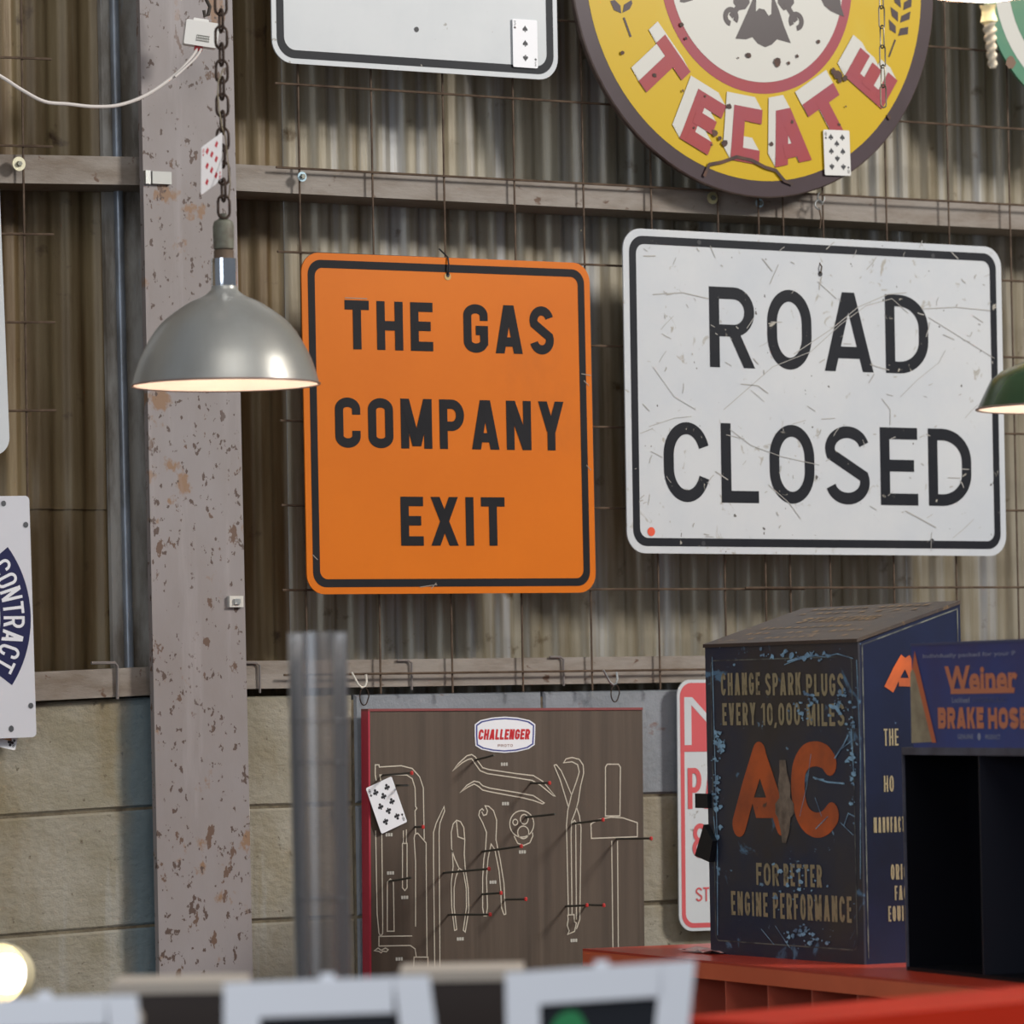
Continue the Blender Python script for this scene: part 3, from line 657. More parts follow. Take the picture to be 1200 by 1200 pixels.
ln(A, [(694, 725), (700, 1260)]); ln(A, [(718, 725), (722, 1260)])
ln(Bq, [(95, 160), (90, 130), (90, 75), (110, 75), (112, 87), (230, 80), (290, 95), (330, 140), (350, 200), (352, 330), (355, 480)])
ln(Bq, [(120, 160), (115, 130), (260, 130), (290, 150), (305, 200), (308, 300), (315, 310), (305, 325), (308, 445)])
ln(Bq, [(92, 430), (100, 880), (110, 985), (120, 1003), (130, 985), (130, 900), (125, 430)])
ln(Bq, [(290, 1000), (110, 1003), (110, 1055), (280, 1052), (305, 1070), (312, 1115)])
ln(Bq, [(85, 1080), (105, 1066), (122, 1078), (145, 1066), (160, 1075), (150, 1086), (130, 1082), (122, 1092), (110, 1084)], True)
ln(Bq, [(297, 1190), (300, 1115), (375, 1115), (375, 1190)])
ln(Bq, [(308, 950), (308, 600), (300, 470), (305, 450), (320, 445), (365, 498), (365, 600), (370, 1110)])
ln(Bq, [(412, 1200), (405, 600), (405, 440), (420, 390), (462, 300), (465, 325), (440, 390), (435, 440), (440, 1200)])
ln(Bq, [(155, 975), (155, 710), (172, 692), (188, 710), (192, 975)], True)
ln(Bq, [(237, 500), (237, 740), (250, 755), (262, 740), (262, 500)], True); ln(Bq, [(242, 430), (242, 500)]); ln(Bq, [(258, 425), (258, 500)])
tg = MB()
for f_, lst in ((A, ((250, 408), (255, 571), (325, 771), (203, 896), (68, 1131), (538, 1137))), (Bq, ((165, 453), (173, 660), (250, 792), (220, 1125)))):
    for q in lst:
        x, z = f_(*q)
        for k in range(3): tg.poly(rrect(x-.0075+k*.0052, z-.003, x-.0075+k*.0052+.0042, z+.003, .0005, 1), -.0008)
tg.build('number_tags', mat('tag_white', (190, 186, 176), .5), b.root, kind='stuff')
# badge
def badge(s_):
    pts = [(127, 243), (150, 226), (200, 215), (252, 211), (305, 215), (355, 226), (378, 243), (377, 290), (375, 328), (350, 345), (300, 357), (250, 361), (200, 357), (155, 347), (130, 332), (127, 290)]
    cx_, cy_ = 252, 287; return [A(cx_+(x-cx_)*(1-s_/127), cy_+(y-cy_)*(1-s_/76)) for x, y in pts][::-1]
MB().poly(badge(0), -.0010).build('badge', M_CARD, b.root)
MB().ring(badge(5), badge(11), -.0012).build('badge_border', mat('badge_blue', (60, 68, 138), .4), b.root)
t = MB(); x0_, z1_ = A(140, 264); x1_, _ = A(352, 262); _, z0_ = A(140, 307); text(t, 'CHALLENGER', x0_, x1_, z0_, z1_, .0042, -.0013, .2, .0016, slant=.16)
t.build('badge_lettering', mat('badge_red', (196, 36, 44), .4), b.root)
x0_, z1_ = A(222, 326); x1_, z0_ = A(284, 336); text(t2 := MB(), 'PROTO', x0_, x1_, z0_, z1_, .0010, -.0013, .2, .0015); t2.build('badge_small_lettering', mat('badge_brown', (150, 110, 100), .5), b.root)
# pegs standing out of the board
M_PEG = mat('dark_peg', (72, 70, 62), .5, .3)
for f_, (x0_, y0_), (x1_, y1_), red in ((A, (0, 858), (185, 833), 1), (A, (20, 1031), (190, 1020), 1), (A, (160, 770), (318, 742), 1), (A, (340, 628), (458, 612), 0), (A, (532, 655), (655, 635), 1), (A, (715, 717), (852, 711), 1), (A, (505, 996), (590, 987), 1), (A, (590, 990), (660, 988), 1),
        (A, (160, 946), (236, 937), 1), (A, (255, 968), (338, 962), 1), (A, (130, 392), (208, 370), 0), (A, (360, 486), (436, 485), 1), (Bq, (130, 132), (290, 118), 1), (Bq, (205, 186), (272, 185), 0), (Bq, (305, 411), (350, 410), 1), (Bq, (165, 706), (285, 680), 0)):
    sc_ = 3.5308 if f_ is A else 4.615
    x, z = f_(x0_, y0_); L_ = (x1_-x0_)/sc_/(.527*628); x2, z2 = f_(x0_, y1_)
    g = MB().tube([(x, .004, z), (x, -L_*.5, z+(z2-z)*.5), (x, -L_, z2)], .0020, 8).build('peg', M_PEG, b.root)
    if red: MB().lathe([(0, -.004), (.0026, -.003), (.0032, 0), (.0026, .003), (0, .004)], 10, axis=(x, -L_, z2)).build('peg_tip', mat('peg_red', (200, 52, 48), .4), g)
tool_board = b
# hooks carrying the board
def hook(px, py, m, label, tall=.02):
    p = P(px, py, WY-.014); o = empty('wire_hook', p, label, 'hook')
    pts = [(-.022, -.002, .016), (-.010, -.004, -.006), (-.003, -.005, -.012), (.004, -.005, -.010), (.008, -.004, -.001), (.007, -.003, .012)]
    MB().tube(pts, .0020, 8).build('bent_wire', m, o)
    lp = [(.003+.009*math.cos(a*math.pi/8), -.004+.001*a*.2, -.028+.016*math.sin(a*math.pi/8)) for a in range(16)]
    MB().tube(lp, .0012, 6, closed=True).build('tie_loop', M_CHAIN, o)
hook(424, 798, mat('white_hook', (214, 208, 196), .4), 'white bent wire hook holding the red-trimmed corner of the tool board')
hook(718, 795, M_ZINC, 'grey bent wire hook above the plain corner of the tool board')
p = P(957, 228, WY-.014); o = empty('wire_hook', p, 'twisted shiny wire hook hanging on the mesh above the ROAD CLOSED sign', 'hook')
MB().tube([(.008+.008*math.cos(a*.5+2), -.003, -.006+.010*math.sin(a*.5+2)) for a in range(10)], .0016, 6).build('upper_loop', M_ZINC, o)
MB().tube([(.001+.009*math.cos(a*.5), -.005, -.020+.009*math.sin(a*.5)) for a in range(11)], .0016, 6).build('lower_loop', M_ZINC, o)
MB().tube([(.002, -.004, -.026), (.008, -.002, -.045), (.006, 0, -.066)], .0016, 6).build('hook_tail', M_WIRE, o)

# ================================================================== PLAYING CARDS
def pip(kind, s_):
    if kind == 'diamond': return [[(0, -.5*s_), (.36*s_, 0), (0, .5*s_), (-.36*s_, 0)]]
    if kind == 'spade':
        p = [(0, .5), (.14, .28), (.38, .05), (.42, -.12), (.33, -.25), (.18, -.26), (.06, -.16), (.12, -.42), (-.12, -.42), (-.06, -.16), (-.18, -.26), (-.33, -.25), (-.42, -.12), (-.38, .05), (-.14, .28)]
        return [[(x*s_, z*s_) for x, z in p]]
    out = [circle(0, .24*s_, .2*s_, n=10), circle(-.24*s_, -.1*s_, .2*s_, n=10), circle(.24*s_, -.1*s_, .2*s_, n=10), [(-.05*s_, .1*s_), (-.12*s_, -.45*s_), (.12*s_, -.45*s_), (.05*s_, .1*s_)]]
    return out
POS8 = [(-.22, .34), (.22, .34), (0, .2), (-.22, .03), (.22, .03), (0, -.13), (-.22, -.31), (.22, -.31)]
POS3 = [(0, .30), (0, .0), (0, -.30)]
def card(label, origin, X, Zv, kind, pos, idx, m=M_CARD, w=.058, h=.089):
    X = X.normalized(); Zv = (Zv-X*Zv.dot(X)).normalized(); Y = Zv.cross(X)     # +y away from the viewer
    o = empty('playing_card', origin, label, 'playing card')
    o.rotation_euler = Matrix(((X.x, Y.x, Zv.x), (X.y, Y.y, Zv.y), (X.z, Y.z, Zv.z))).to_euler()
    MB().slab(rrect(-w/2, -h/2, w/2, h/2, .003, 3), 0, .0005).build('card_stock', m, o)
    t = MB()
    for k, (x, z) in enumerate(pos):
        for pg in pip(kind, .0135): t.poly([((x*w+a), (z*h+(c if z >= -.01 or kind == 'diamond' else -c))) for a, c in pg], -.0002-.00001*k)
    for sg in (1, -1):
        for pg in pip(kind, .006): t.poly([(sg*(-w*.41+a), sg*(h*.32+c)) for a, c in pg], -.0002)
    t.build('pips', M_REDINK if kind == 'diamond' else M_INK, o)
    t = MB()
    for sg in (1, -1):
        f_ = lambda q: (sg*q[0], sg*q[1])
        if idx == '8': text(t, '8', -w*.45, -w*.37, h*.37, h*.45, .0009, -.0002, f=f_)
        else:
            t.stroke([f_((-w*.45, h*.45)), f_((-w*.38, h*.45)), f_((-w*.42, h*.415)), f_((-w*.38, h*.40)), f_((-w*.39, h*.375)), f_((-w*.45, h*.37))], .0009, -.0002)
    t.build('corner_index', M_REDINK if kind == 'diamond' else M_INK, o); return o
def flatcard(label, px, py, y, rot, kind, pos, idx, m=M_CARD, **k):
    return card(label, P(px, py, y), Vector((math.cos(rot), 0, math.sin(rot))), Vector((-math.sin(rot), 0, math.cos(rot))), kind, pos, idx, m, **k)
flatcard('three of spades card in the corner of the blank white sign', 615.5, 51, YG-.004, 0.0, 'spade', POS3, '3', M_CARD, w=.054, h=.090)
flatcard('eight of spades card stuck on the rim of the round yellow sign', 981, 179, YT-.005, 0.02, 'spade', POS8, '8', M_CARDL, w=.062, h=.088)
flatcard('eight of clubs card tilted on the corner of the tool board', 453, 943.5, YP-.014, .36, 'club', POS8, '8', M_CARD)
wv = RT*21+UP*19+FW*28; hv = RT*3+UP*50-FW*36
card('red diamond playing card dangling from the rusty lamp chain', PD(248, 192, 7.36), wv, hv, 'diamond', POS8, '8')
flatcard('club court card poking out below the CONTRACT sign', 6, 846, WY+.002, -.22, 'club', [(.3, -.38)], '8', M_CARD, w=.058, h=.089)
o = bpy.data.objects[[x.name for x in bpy.data.objects if x.name.startswith('playing_card')][-1]]
MB().poly(rrect(-.014, -.030, .018, .02, .002, 2), -.0003).build('court_picture', mat('court_card_print', (206, 150, 96), .5, 0, (150, 60, 80), 60, lo=.45, hi=.55), o)

# ================================================================== PENDANT LAMPS
def dome_lamp(label, px, py, D, prof_px, r_px, m_out, m_in, power, kind):
    s = D/F_PX; o = empty('pendant_lamp', PD(px, py, D), label, 'lamp')
    outer = [(r*s, h*s) for r, h in prof_px]; th = .0022
    inner = [(max(r*s-th, .001), h*s-(0 if i == 0 else th)) for i, (r, h) in enumerate(prof_px)]
    def cat(p, n=4):
        q = []
        for i in range(len(p)-1):
            p0 = p[max(i-1, 0)]; p1 = p[i]; p2 = p[i+1]; p3 = p[min(i+2, len(p)-1)]
            for k in range(n):
                t_ = k/n; q.append(tuple(.5*((2*p1[j])+(-p0[j]+p2[j])*t_+(2*p0[j]-5*p1[j]+4*p2[j]-p3[j])*t_*t_+(-p0[j]+3*p1[j]-3*p2[j]+p3[j])*t_**3) for j in (0, 1)))
        return q+[p[-1]]
    if kind == 'smooth': outer = cat(outer); inner = cat(inner)
    MB().lathe(outer, 72).build('shade', m_out, o)
    ins = MB().lathe(inner+[(0.001, inner[-1][1])], 72); ins.f = [f[::-1] for f in ins.f]; ins.build('white_lining', m_in, o)
    rp = [(r_px*s+.001+.0016*math.cos(a*math.pi/4), .0016*math.sin(a*math.pi/4)) for a in range(8)]
    MB().lathe(rp, 72, closed=True).build('rolled_rim', mat('rim_'+label[:6], (150, 128, 120), .4, .4), o)
    return o, s
M_LIN = mat('warm_white_lining', (236, 226, 214), .6)
D1 = 7.4
o, s = dome_lamp('aluminium dome pendant lamp hanging on a chain in front of the column', 264.5, 451, D1, [(109.5, 0), (106, 14), (97, 38), (77, 70), (46, 94), (25, 104), (16.5, 111), (15, 116)], 109.5, M_STEEL, M_LIN, 3, 'smooth')
lamp1 = o
MB().lathe([(14.5*s, 112*s), (15*s, 114*s), (15*s, 148*s), (11*s, 149*s)], 40).build('neck_collar', M_CHROME, o)
MB().lathe([(11.8*s, 148*s), (11.8*s, 158*s), (9*s, 159*s)], 32).build('wooden_ring', mat('old_wood_ring', (100, 82, 66), .7), o)
MB().lathe([(9*s, 158*s), (12*s, 160*s), (12.5*s, 175*s), (12.5*s, 186*s), (11*s, 192*s), (6*s, 195*s), (4*s, 197*s), (4*s, 201*s), (0.5*s, 202*s)], 32).build('lamp_socket', mat('green_grey_socket', (112, 112, 98), .6, .1, (92, 84, 74), 50), o)
bulb = MB().lathe([(4*s, 80*s), (8*s, 60*s), (20*s, 42*s), (25*s, 24*s), (20*s, 8*s), (9*s, 1*s), (.5*s, 0)], 32); bulb.v = [(v[0], v[1], v[2]+.02) for v in bulb.v]
bulb.build('light_bulb', emit('bulb_glow_warm', (255, 230, 214), 20), o)
# chain above the lamp
def link(L_, w, r, flip):
    pts = []; h = L_/2-w/2
    for k in range(12):
        a = -math.pi/2+k*math.pi/6 if False else k*math.pi/6
        pts.append((w/2*math.cos(a), 0, (h if math.sin(a) > 1e-6 or (k == 0) or k == 6 else -h)+w/2*math.sin(a)))
    pts = [(w/2*math.cos(math.radians(a)), 0, h+w/2*math.sin(math.radians(a))) for a in range(0, 181, 30)]+[(w/2*math.cos(math.radians(a)), 0, -h+w/2*math.sin(math.radians(a))) for a in range(180, 361, 30)]
    if flip: pts = [(0, p[0], p[2]) for p in pts]
    return MB().tube(pts, r, 8, closed=True)
def chain(label, px, py_top, py_bot, D, L_px, w_px, r, m, top_z=None, a0=0.0, name='hanging_chain'):
    s = D/F_PX; bot = PD(px, py_bot, D); o = empty(name, bot, label, 'chain', rot=(0, 0, -YAW+a0))
    L_ = L_px*s; w = w_px*s; step = L_-4.2*r; z = L_/2; n = int(((py_bot-py_top)*s+.25)/step); me = [None, None]
    for k in range(n):
        f_ = k % 2
        if me[f_] is None: q = link(L_, w, r, f_).build('link', m, o); me[f_] = q.data
        else: q = bpy.data.objects.new('link', me[f_]); C.objects.link(q); q.parent = o
        q.location = (0, 0, z+k*step)
    return o
chain('rusty chain carrying the aluminium dome lamp', 262.5, 0, 256, D1, 27, 14, .0023, M_CHAIN, a0=.35)
p = PD(260, 150, D1-.02); q0 = PD(258, 88, D1-.02)
o = empty('tie_wire', p, 'thin pale wire tying the diamond card to the rusty chain', 'wire')
MB().tube([v-p for v in (PD(262, 80, D1), PD(256, 95, D1-.03), PD(255, 110, D1-.03), PD(257, 130, D1-.03), PD(261, 152, D1-.03), PD(264, 160, D1-.02), PD(270, 215, D1-.02), PD(268, 232, D1))], .0011, 6).build('wire_strand', mat('pale_wire', (176, 164, 140), .35, .7), o)
# steel chain in front of the round sign
chain('thin steel chain with long links dangling in front of the yellow sign', 1035.5, 0, 126, 7.9, 27, 7.5, .0013, mat('grey_chain', (132, 122, 104), .4, .8), a0=.5)
# green lamp at the edge
M_GREEN = mat('dark_green_enamel', (44, 66, 40), .25)
o, s = dome_lamp('dark green enamel pendant lamp overlapping the ROAD CLOSED sign', 1246, 478, 7.4, [(101, 0), (94, 14), (84, 34), (72, 44), (45, 55), (20, 64), (14, 78)], 101, M_GREEN, M_LIN, 3, 'sharp')
MB().lathe([(14*s, 78*s), (14*s, 110*s), (9*s, 114*s), (.5*s, 115*s)], 32).build('lamp_socket', M_GREEN, o)
bb = MB().lathe([(4*s, 60*s), (18*s, 34*s), (22*s, 20*s), (16*s, 4*s), (.5*s, 0)], 32); bb.build('light_bulb', emit('bulb_glow_white', (255, 240, 224), 26), o)
# glowing lamp at the top corner
o, s = dome_lamp('glowing white-lined lamp above the twisted pale rod', 1157, -9, 7.2, [(70, 0), (62, 18), (40, 32), (16, 40), (12, 60)], 70, mat('lamp_grey', (150, 150, 146), .4, .5), M_LIN, 3, 'smooth')
MB().lathe([(12*s, 60*s), (12*s, 86*s), (.5*s, 88*s)], 24).build('lamp_socket', M_STEEL, o)
bb = MB().lathe([(12*s, 30*s), (30*s, 18*s), (40*s, 4*s), (34*s, -6*s), (12*s, -10*s), (.5*s, -11*s)], 32); bb.build('light_bulb', emit('bulb_glow_bright', (255, 240, 216), 60), o)
# twisted rod below it
D3 = 7.15; s = D3/F_PX; a = PD(1157.5, 6, D3); e = PD(1163.5, 80, D3)
o = empty('twisted_rod', e, 'pale spiral rod with a cream cap hanging below the glowing lamp', 'ornament')
v0 = a-e; n0 = 60; ax = v0.normalized(); u = ax.orthogonal().normalized(); w_ = ax.cross(u)
vs = []; fs = []; m8 = 16
for i in range(n0+1):
    t_ = i/n0; c = ax*(v0.length*.72*t_); r = (4.6+2.6*t_)*s
    for k in range(m8):
        an = 2*math.pi*k/m8; rr = r*(1+.20*math.cos(2*(an-t_*5.4*math.pi)))
        vs.append(c+(u*math.cos(an)+w_*math.sin(an))*rr)
for i in range(n0):
    for k in range(m8): fs.append((i*m8+k, i*m8+(k+1) % m8, (i+1)*m8+(k+1) % m8, (i+1)*m8+k))
fs.append(tuple(range(m8-1, -1, -1)))
q = MB(); q.sm = True; q.add(vs, fs); q.build('spiral_shaft', mat('pale_twist', (196, 186, 166), .45), o)
vs = []; fs = []
pr = [(7.0, .70), (10, .74), (9, .79), (7.5, .86), (8, .93), (10, 1.0)]
for r, t_ in pr:
    for k in range(m8): an = 2*math.pi*k/m8; vs.append(ax*(v0.length*t_)+(u*math.cos(an)+w_*math.sin(an))*r*s)
for i in range(len(pr)-1):
    for k in range(m8): fs.append((i*m8+k, i*m8+(k+1) % m8, (i+1)*m8+(k+1) % m8, (i+1)*m8+k))
q = MB(); q.sm = True; q.add(vs, fs); q.build('cap', mat('cream_cap', (236, 226, 180), .4), o)
# lit lamp, bottom corner
D4 = 6.6; s = D4/F_PX; ce = PD(1, 1141, D4)
o = empty('reflector_lamp', ce, 'lit cream reflector lamp low beside the block wall', 'lamp')
axd = (-FW*.88-RT*.42+UP*.10).normalized()
q = MB().lathe([(36*s, 0), (35*s, -12*s), (31*s, -26*s), (20*s, -40*s), (9*s, -46*s), (1*s, -47*s)], 48)
rotm = axd.to_track_quat('Z', 'Y').to_matrix()
q.build('shade', mat('cream_shade', (224, 214, 178), .4), o, xf=lambda v: rotm @ Vector(v))
q = MB().lathe([(34.5*s, 0), (33.5*s, -12*s), (29*s, -25*s), (18*s, -38*s), (1*s, -39*s)], 48); q.f = [f[::-1] for f in q.f]
q.build('white_lining', mat('cream_lining', (196, 180, 132), .6), o, xf=lambda v: rotm @ Vector(v))
q = MB().lathe([(1*s, 4*s), (15*s, 2*s), (23*s, -6*s), (23*s, -20*s), (8*s, -36*s)], 32)
q.build('light_bulb', emit('bulb_glow_lamp', (255, 248, 236), 6), o, xf=lambda v: rotm @ Vector(v))
rp = [(35.5*s+.0014*math.cos(a_*math.pi/3), .0014*math.sin(a_*math.pi/3)) for a_ in range(6)]
MB().lathe(rp, 48, closed=True).build('rolled_rim', mat('cream_rim', (240, 230, 196), .35), o, xf=lambda v: rotm @ Vector(v))

# ================================================================== CABLE AND JUNCTION BOX
YJ = WY-.12
pb = P(236, 40, YJ); o = empty('junction_box', pb, 'small white plastic box with printed label in front of the column', 'electrical box', rot=(0.0, .14, -.35))
s = 8.2/F_PX
MB().slab(rrect(-20*s, -15*s, 19*s, 14*s, .003, 3), -.012, .012).build('housing', M_PLW, o)
MB().slab(rrect(-12*s, 12*s, 6*s, 17*s, .002, 2), -.009, .009).build('lid_clip', M_PLW, o)
t = MB()
for k in range(3): t.stroke([(-6*s, (-9+3*k)*s), (9*s, (-9+3*k)*s)], .0014, -.0126)
for k in range(8): t.stroke([((-6+2*k)*s, -10*s), ((-6+2*k)*s, -3*s)], .0008, -.0127)
t.build('printed_label', mat('grey_label', (120, 118, 110), .5), o)
MB().box((-6*s, -.006, -20*s), (3*s, .006, -14.5*s)).build('red_connector', M_RED, o)
pc = P(242, 12, YJ); q = empty('hanging_hook', pc, 'small dark metal hook above the white plastic box', 'hook')
MB().tube([v-pc for v in (P(238, -20, YJ), P(242, 0, YJ), P(246, 8, YJ), P(244, 17, YJ), P(240, 19, YJ), P(239, 12, YJ))], .0034, 8).build('hook_bend', mat('dark_hook', (70, 64, 58), .5, .5), q)
pts = [P(x, y, YJ) for x, y in ((-60, 55), (0, 89), (25, 105), (52, 119), (80, 122), (110, 125), (140, 123), (172, 111), (205, 88), (224, 68), (231, 57))]
o = empty('power_cable', pts[5], 'white twin cable drooping from the white box across the bay', 'cable')
MB().tube([p-pts[5] for p in smooth_path(pts)], .0032, 8).build('cable_core', M_CABLE, o)
pts2 = [P(x, y, YJ-.005) for x, y in ((205, 90), (228, 69), (236, 57))]
MB().tube([p-pts[5] for p in smooth_path(pts2)], .0022, 8).build('cable_core', M_CABLE, o)
# clips on the column
p = P(187, 208.5, WY-.026); o = empty('beam_clip', p, 'grey beam clip on the column level with the upper girt', 'clip')
MB().box((-.016, -.004, -.011), (.022, .004, .011)).build('clip_plate', mat('clip_grey', (176, 176, 172), .4, .3), o)
MB().box((-.030, -.005, -.012), (-.020, .003, .012)).build('clip_nut', M_ZINC, o)
p = P(276, 705, WY-.026); o = empty('beam_clip', p, 'small white clip on the column edge below the lamp', 'clip')
MB().box((-.014, -.004, -.010), (.014, .004, .010)).build('clip_plate', mat('clip_white', (204, 200, 192), .5), o)
MB().box((-.006, -.008, -.005), (.006, -.004, .005)).build('clip_screw', M_ZINC, o)
pts = [P(x, y, WY-.02) for x, y in ((286, 890), (289, 915), (291.5, 950), (290.5, 990), (287, 1012))]
o = tag(MB().tube(smooth_path(pts), .0016, 6).build('thin_cable', M_CABLE), 'thin pale cable running down the column edge beside the clear tube', 'cable')

# ================================================================== RED CABINET AND WHAT STANDS ON IT
ZC = 1.06
c1 = PZ(800, 1123, ZC); c2 = PZ(1183, 1160, ZC); d = (c2-c1); d.z = 0; d.normalize()       # front top edge, from the wall towards the camera
n_in = Vector((-d.y, d.x, 0)); n_in = n_in if n_in.x > 0 else -n_in                        # into the cabinet
e0 = c1-d*.40; Lc = 2.3; Dp = .62
root = empty('pigeonhole_cabinet', (e0.x, e0.y, 0), 'red metal cabinet with a row of pigeonholes under its top', 'cabinet')
M_CAB = mat('orange_red_paint', (222, 108, 70), .42, 0, (210, 98, 62), 4)
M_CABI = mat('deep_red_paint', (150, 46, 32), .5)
O3 = Vector((0, 0, 0)); lip = .031
MB().obox(Vector((0, 0, ZC-.004)), d*Lc, n_in*Dp, (0, 0, .004)).build('top_panel', mat('cabinet_top_red', (186, 62, 42), .35), root)
MB().obox(Vector((0, 0, ZC-lip)), d*Lc, n_in*.012, (0, 0, lip-.0042)).build('front_lip', M_CAB, root)
MB().obox(n_in*(.34)+Vector((0, 0, .02)), d*Lc, n_in*.006, (0, 0, ZC-.03)).build('back_panel', M_CABI, root)
MB().obox(Vector((0, 0, ZC-.30)), d*Lc, n_in*.33, (0, 0, .006)).build('shelf', M_CABI, root)
MB().obox(Vector((0, 0, 0)), d*Lc, n_in*.33, (0, 0, ZC-.31)).build('base_body', M_CABI, root)
me = None; da = (PZ(826.7, 1150, ZC-.04)-e0).dot(d); stp = .155
pa = PZ(826.7, 1150, ZC-lip); pb_ = PZ(1037, 1172, ZC-lip); stp = (pb_-pa).dot(d)/4; start = (pa-e0).dot(d) % stp
for k in range(int(Lc/stp)):
    t0 = start+k*stp
    if me is None: q = MB().obox(n_in*.006, d*.003, n_in*.33, (0, 0, .262)).build('divider', mat('divider_red', (196, 96, 74), .45), root); me = q.data
    else: q = bpy.data.objects.new('divider', me); C.objects.link(q); q.parent = root
    q.location = d*t0+Vector((0, 0, ZC-lip-.262))
# paper scrap
p = PZ(813, 1117, ZC+.0); q = empty('paper_scrap', p, 'crumpled white and pink paper lying on the red cabinet by the box', 'paper')
mb = MB(); n = 8
for i in range(n+1):
    for j in range(4): mb.v.append(tuple(d*(-.07+.14*i/n)*(-1)+n_in*(.0+.02*j)+Vector((0, 0, .002+random.uniform(0, .006)))))
mb.f = [(i*4+j, i*4+j+1, i*4+j+5, i*4+j+4) for i in range(n) for j in range(3)]
mb.build('sheet', mat('pinkish_paper', (226, 206, 204), .6, 0, (196, 120, 120), 30), q)

# --- navy metal AC box
A0 = PZ(833, 1117, ZC); A1 = PZ(1013, 1130.5, ZC); bd = (A1-A0); wB = bd.length; bd.normalize(); bn = Vector((-bd.y, bd.x, 0)); bn = bn if bn.x > 0 else -bn
hB = (PD(833, 757, (A0-CAM).dot(FW))-PD(833, 1117, (A0-CAM).dot(FW))).length
hB1 = (PD(1013, 755, (A1-CAM).dot(FW))-PD(1013, 1130.5, (A1-CAM).dot(FW))).length; hB = (hB+hB1)/2
dB = .205
root = empty('metal_display_box', A0, 'worn navy metal box reading CHANGE SPARK PLUGS above two big orange letters', 'display box', rot=(0, 0, math.atan2(bd.y, bd.x)))
# local: x along front (front faces -y), z up
rise = .062
M_NB = mat('scuffed_navy_paint', (38, 48, 72), .38, .1, (66, 62, 58), 2.0, (1, 1, 1.2), .42, .62, .06, extra=[((92, 130, 160), 7, (1, 1, 1), .60, .64, 10, 1.2), ((128, 168, 196), 16, (1, 1, 1.6), .665, .69, 8, 1.5), ((60, 54, 46), 3, (1, 1, 1), .55, .7)])
M_NS = mat('navy_side_paint', (24, 34, 66), .35, .1, (16, 20, 34), 2, (1, 1, .8), .4, .65, extra=[((96, 120, 150), 30, (1, 1, 1), .70, .73, 8, 1)])
M_NT = mat('rusted_box_top', (78, 66, 56), .5, .2, (60, 54, 54), 4, extra=[((118, 96, 66), 18, (1, 3, 1), .6, .68, 8, .6)])
b = MB(); W_, H_, D_ = wB, hB, dB
b.add([(0, 0, 0), (W_, 0, 0), (W_, D_, 0), (0, D_, 0), (0, 0, H_), (W_, 0, H_), (W_, D_, H_+rise), (0, D_, H_+rise)], [(0, 3, 2, 1), (2, 3, 7, 6), (3, 0, 4, 7)])
b.build('carcass', M_NS, root)
MB().box((0, 0, 0), (W_, .004, H_)).build('front_door', M_NB, root)
b = MB(); b.add([(W_, .004, 0), (W_, D_, 0), (W_, D_, H_+rise), (W_, .004, H_)], [(0, 1, 2, 3)]); b.build('side_panel', M_NS, root)
b = MB(); b.add([(-.002, -.003, H_), (W_+.002, -.003, H_), (W_+.002, D_, H_+rise), (-.002, D_, H_+rise), (-.002, -.003, H_+.006), (W_+.002, -.003, H_+.006), (W_+.002, D_, H_+rise+.006), (-.002, D_, H_+rise+.006)], [(0, 3, 2, 1), (4, 5, 6, 7), (0, 1, 5, 4), (1, 2, 6, 5), (2, 3, 7, 6), (3, 0, 4, 7)]); b.build('sloping_top', M_NT, root)
M_GOLD = mat('worn_gold_print', (156, 144, 112), .5, 0, (80, 72, 62), 38, (1, 1, 1), .56, .72)
M_LINE = mat('pale_line_print', (112, 116, 108), .5, 0, (60, 62, 66), 25, lo=.45, hi=.6)
q = MB(); m_ = .018
q.ring(rrect(m_, m_+.004, W_-m_, H_-m_-.004, .012), rrect(m_+.0022, m_+.006, W_-m_-.0022, H_-m_-.006, .010), -.0006); q.build('pinstripe_border', M_LINE, root)
XF = lambda px: (px-833)/(1013-833)
def fx(px):                                   # photograph column -> distance along the front
    r = ray(px, 940); a_ = Vector((r.x, r.y)); o2 = Vector((A0.x, A0.y)); dd = Vector((bd.x, bd.y))
    den = a_.x*dd.y-a_.y*dd.x; return -(a_.x*o2.y-a_.y*o2.x)/den
def fz(px, py):
    t_ = fx(px); pt = A0+bd*t_; dist = (pt-CAM).dot(F0); r = ray(px, py); k = (pt.x-CAM.x)*F0.x+(pt.y-CAM.y)*F0.y
    r2 = r.x*F0.x+r.y*F0.y; return CAM.z+r.z*k/r2-ZC
t = MB()
def bl(mb, s_, xa_, xb_, ya, yb, tk, oy=.3, gp=.006): text(mb, s_, fx(xa_), fx(xb_), fz(xa_, yb), fz(xa_, ya), tk, -.0008, oy, gp)
bl(t, 'CHANGE', 848, 894, 789, 815, .0066); bl(t, 'SPARK', 900, 942, 789, 815, .0066); bl(t, 'PLUGS', 948, 992, 790, 816, .0066)
bl(t, 'EVERY', 849, 888, 824, 850, .0066); bl(t, '10,000', 896, 940, 824, 850, .0066); bl(t, 'MILES', 948, 992, 825, 851, .0066)
bl(t, 'FOR', 885, 912, 1011, 1037, .0066); bl(t, 'BETTER', 917, 962, 1012, 1038, .0066)
bl(t, 'ENGINE', 855, 898, 1044, 1072, .0066); bl(t, 'PERFORMANCE', 904, 996, 1046, 1076, .0066)
t.build('lettering', M_GOLD, root, kind='stuff')
M_ACO = mat('worn_orange_print', (202, 96, 42), .45, 0, (160, 80, 44), 10, extra=[((96, 70, 58), 24, (1, 1, 1), .66, .70)])
t = MB(); f2 = lambda x, y: (fx(780+x/2.727), fz(780+x/2.727, 700+y/2.727)); sw = .058
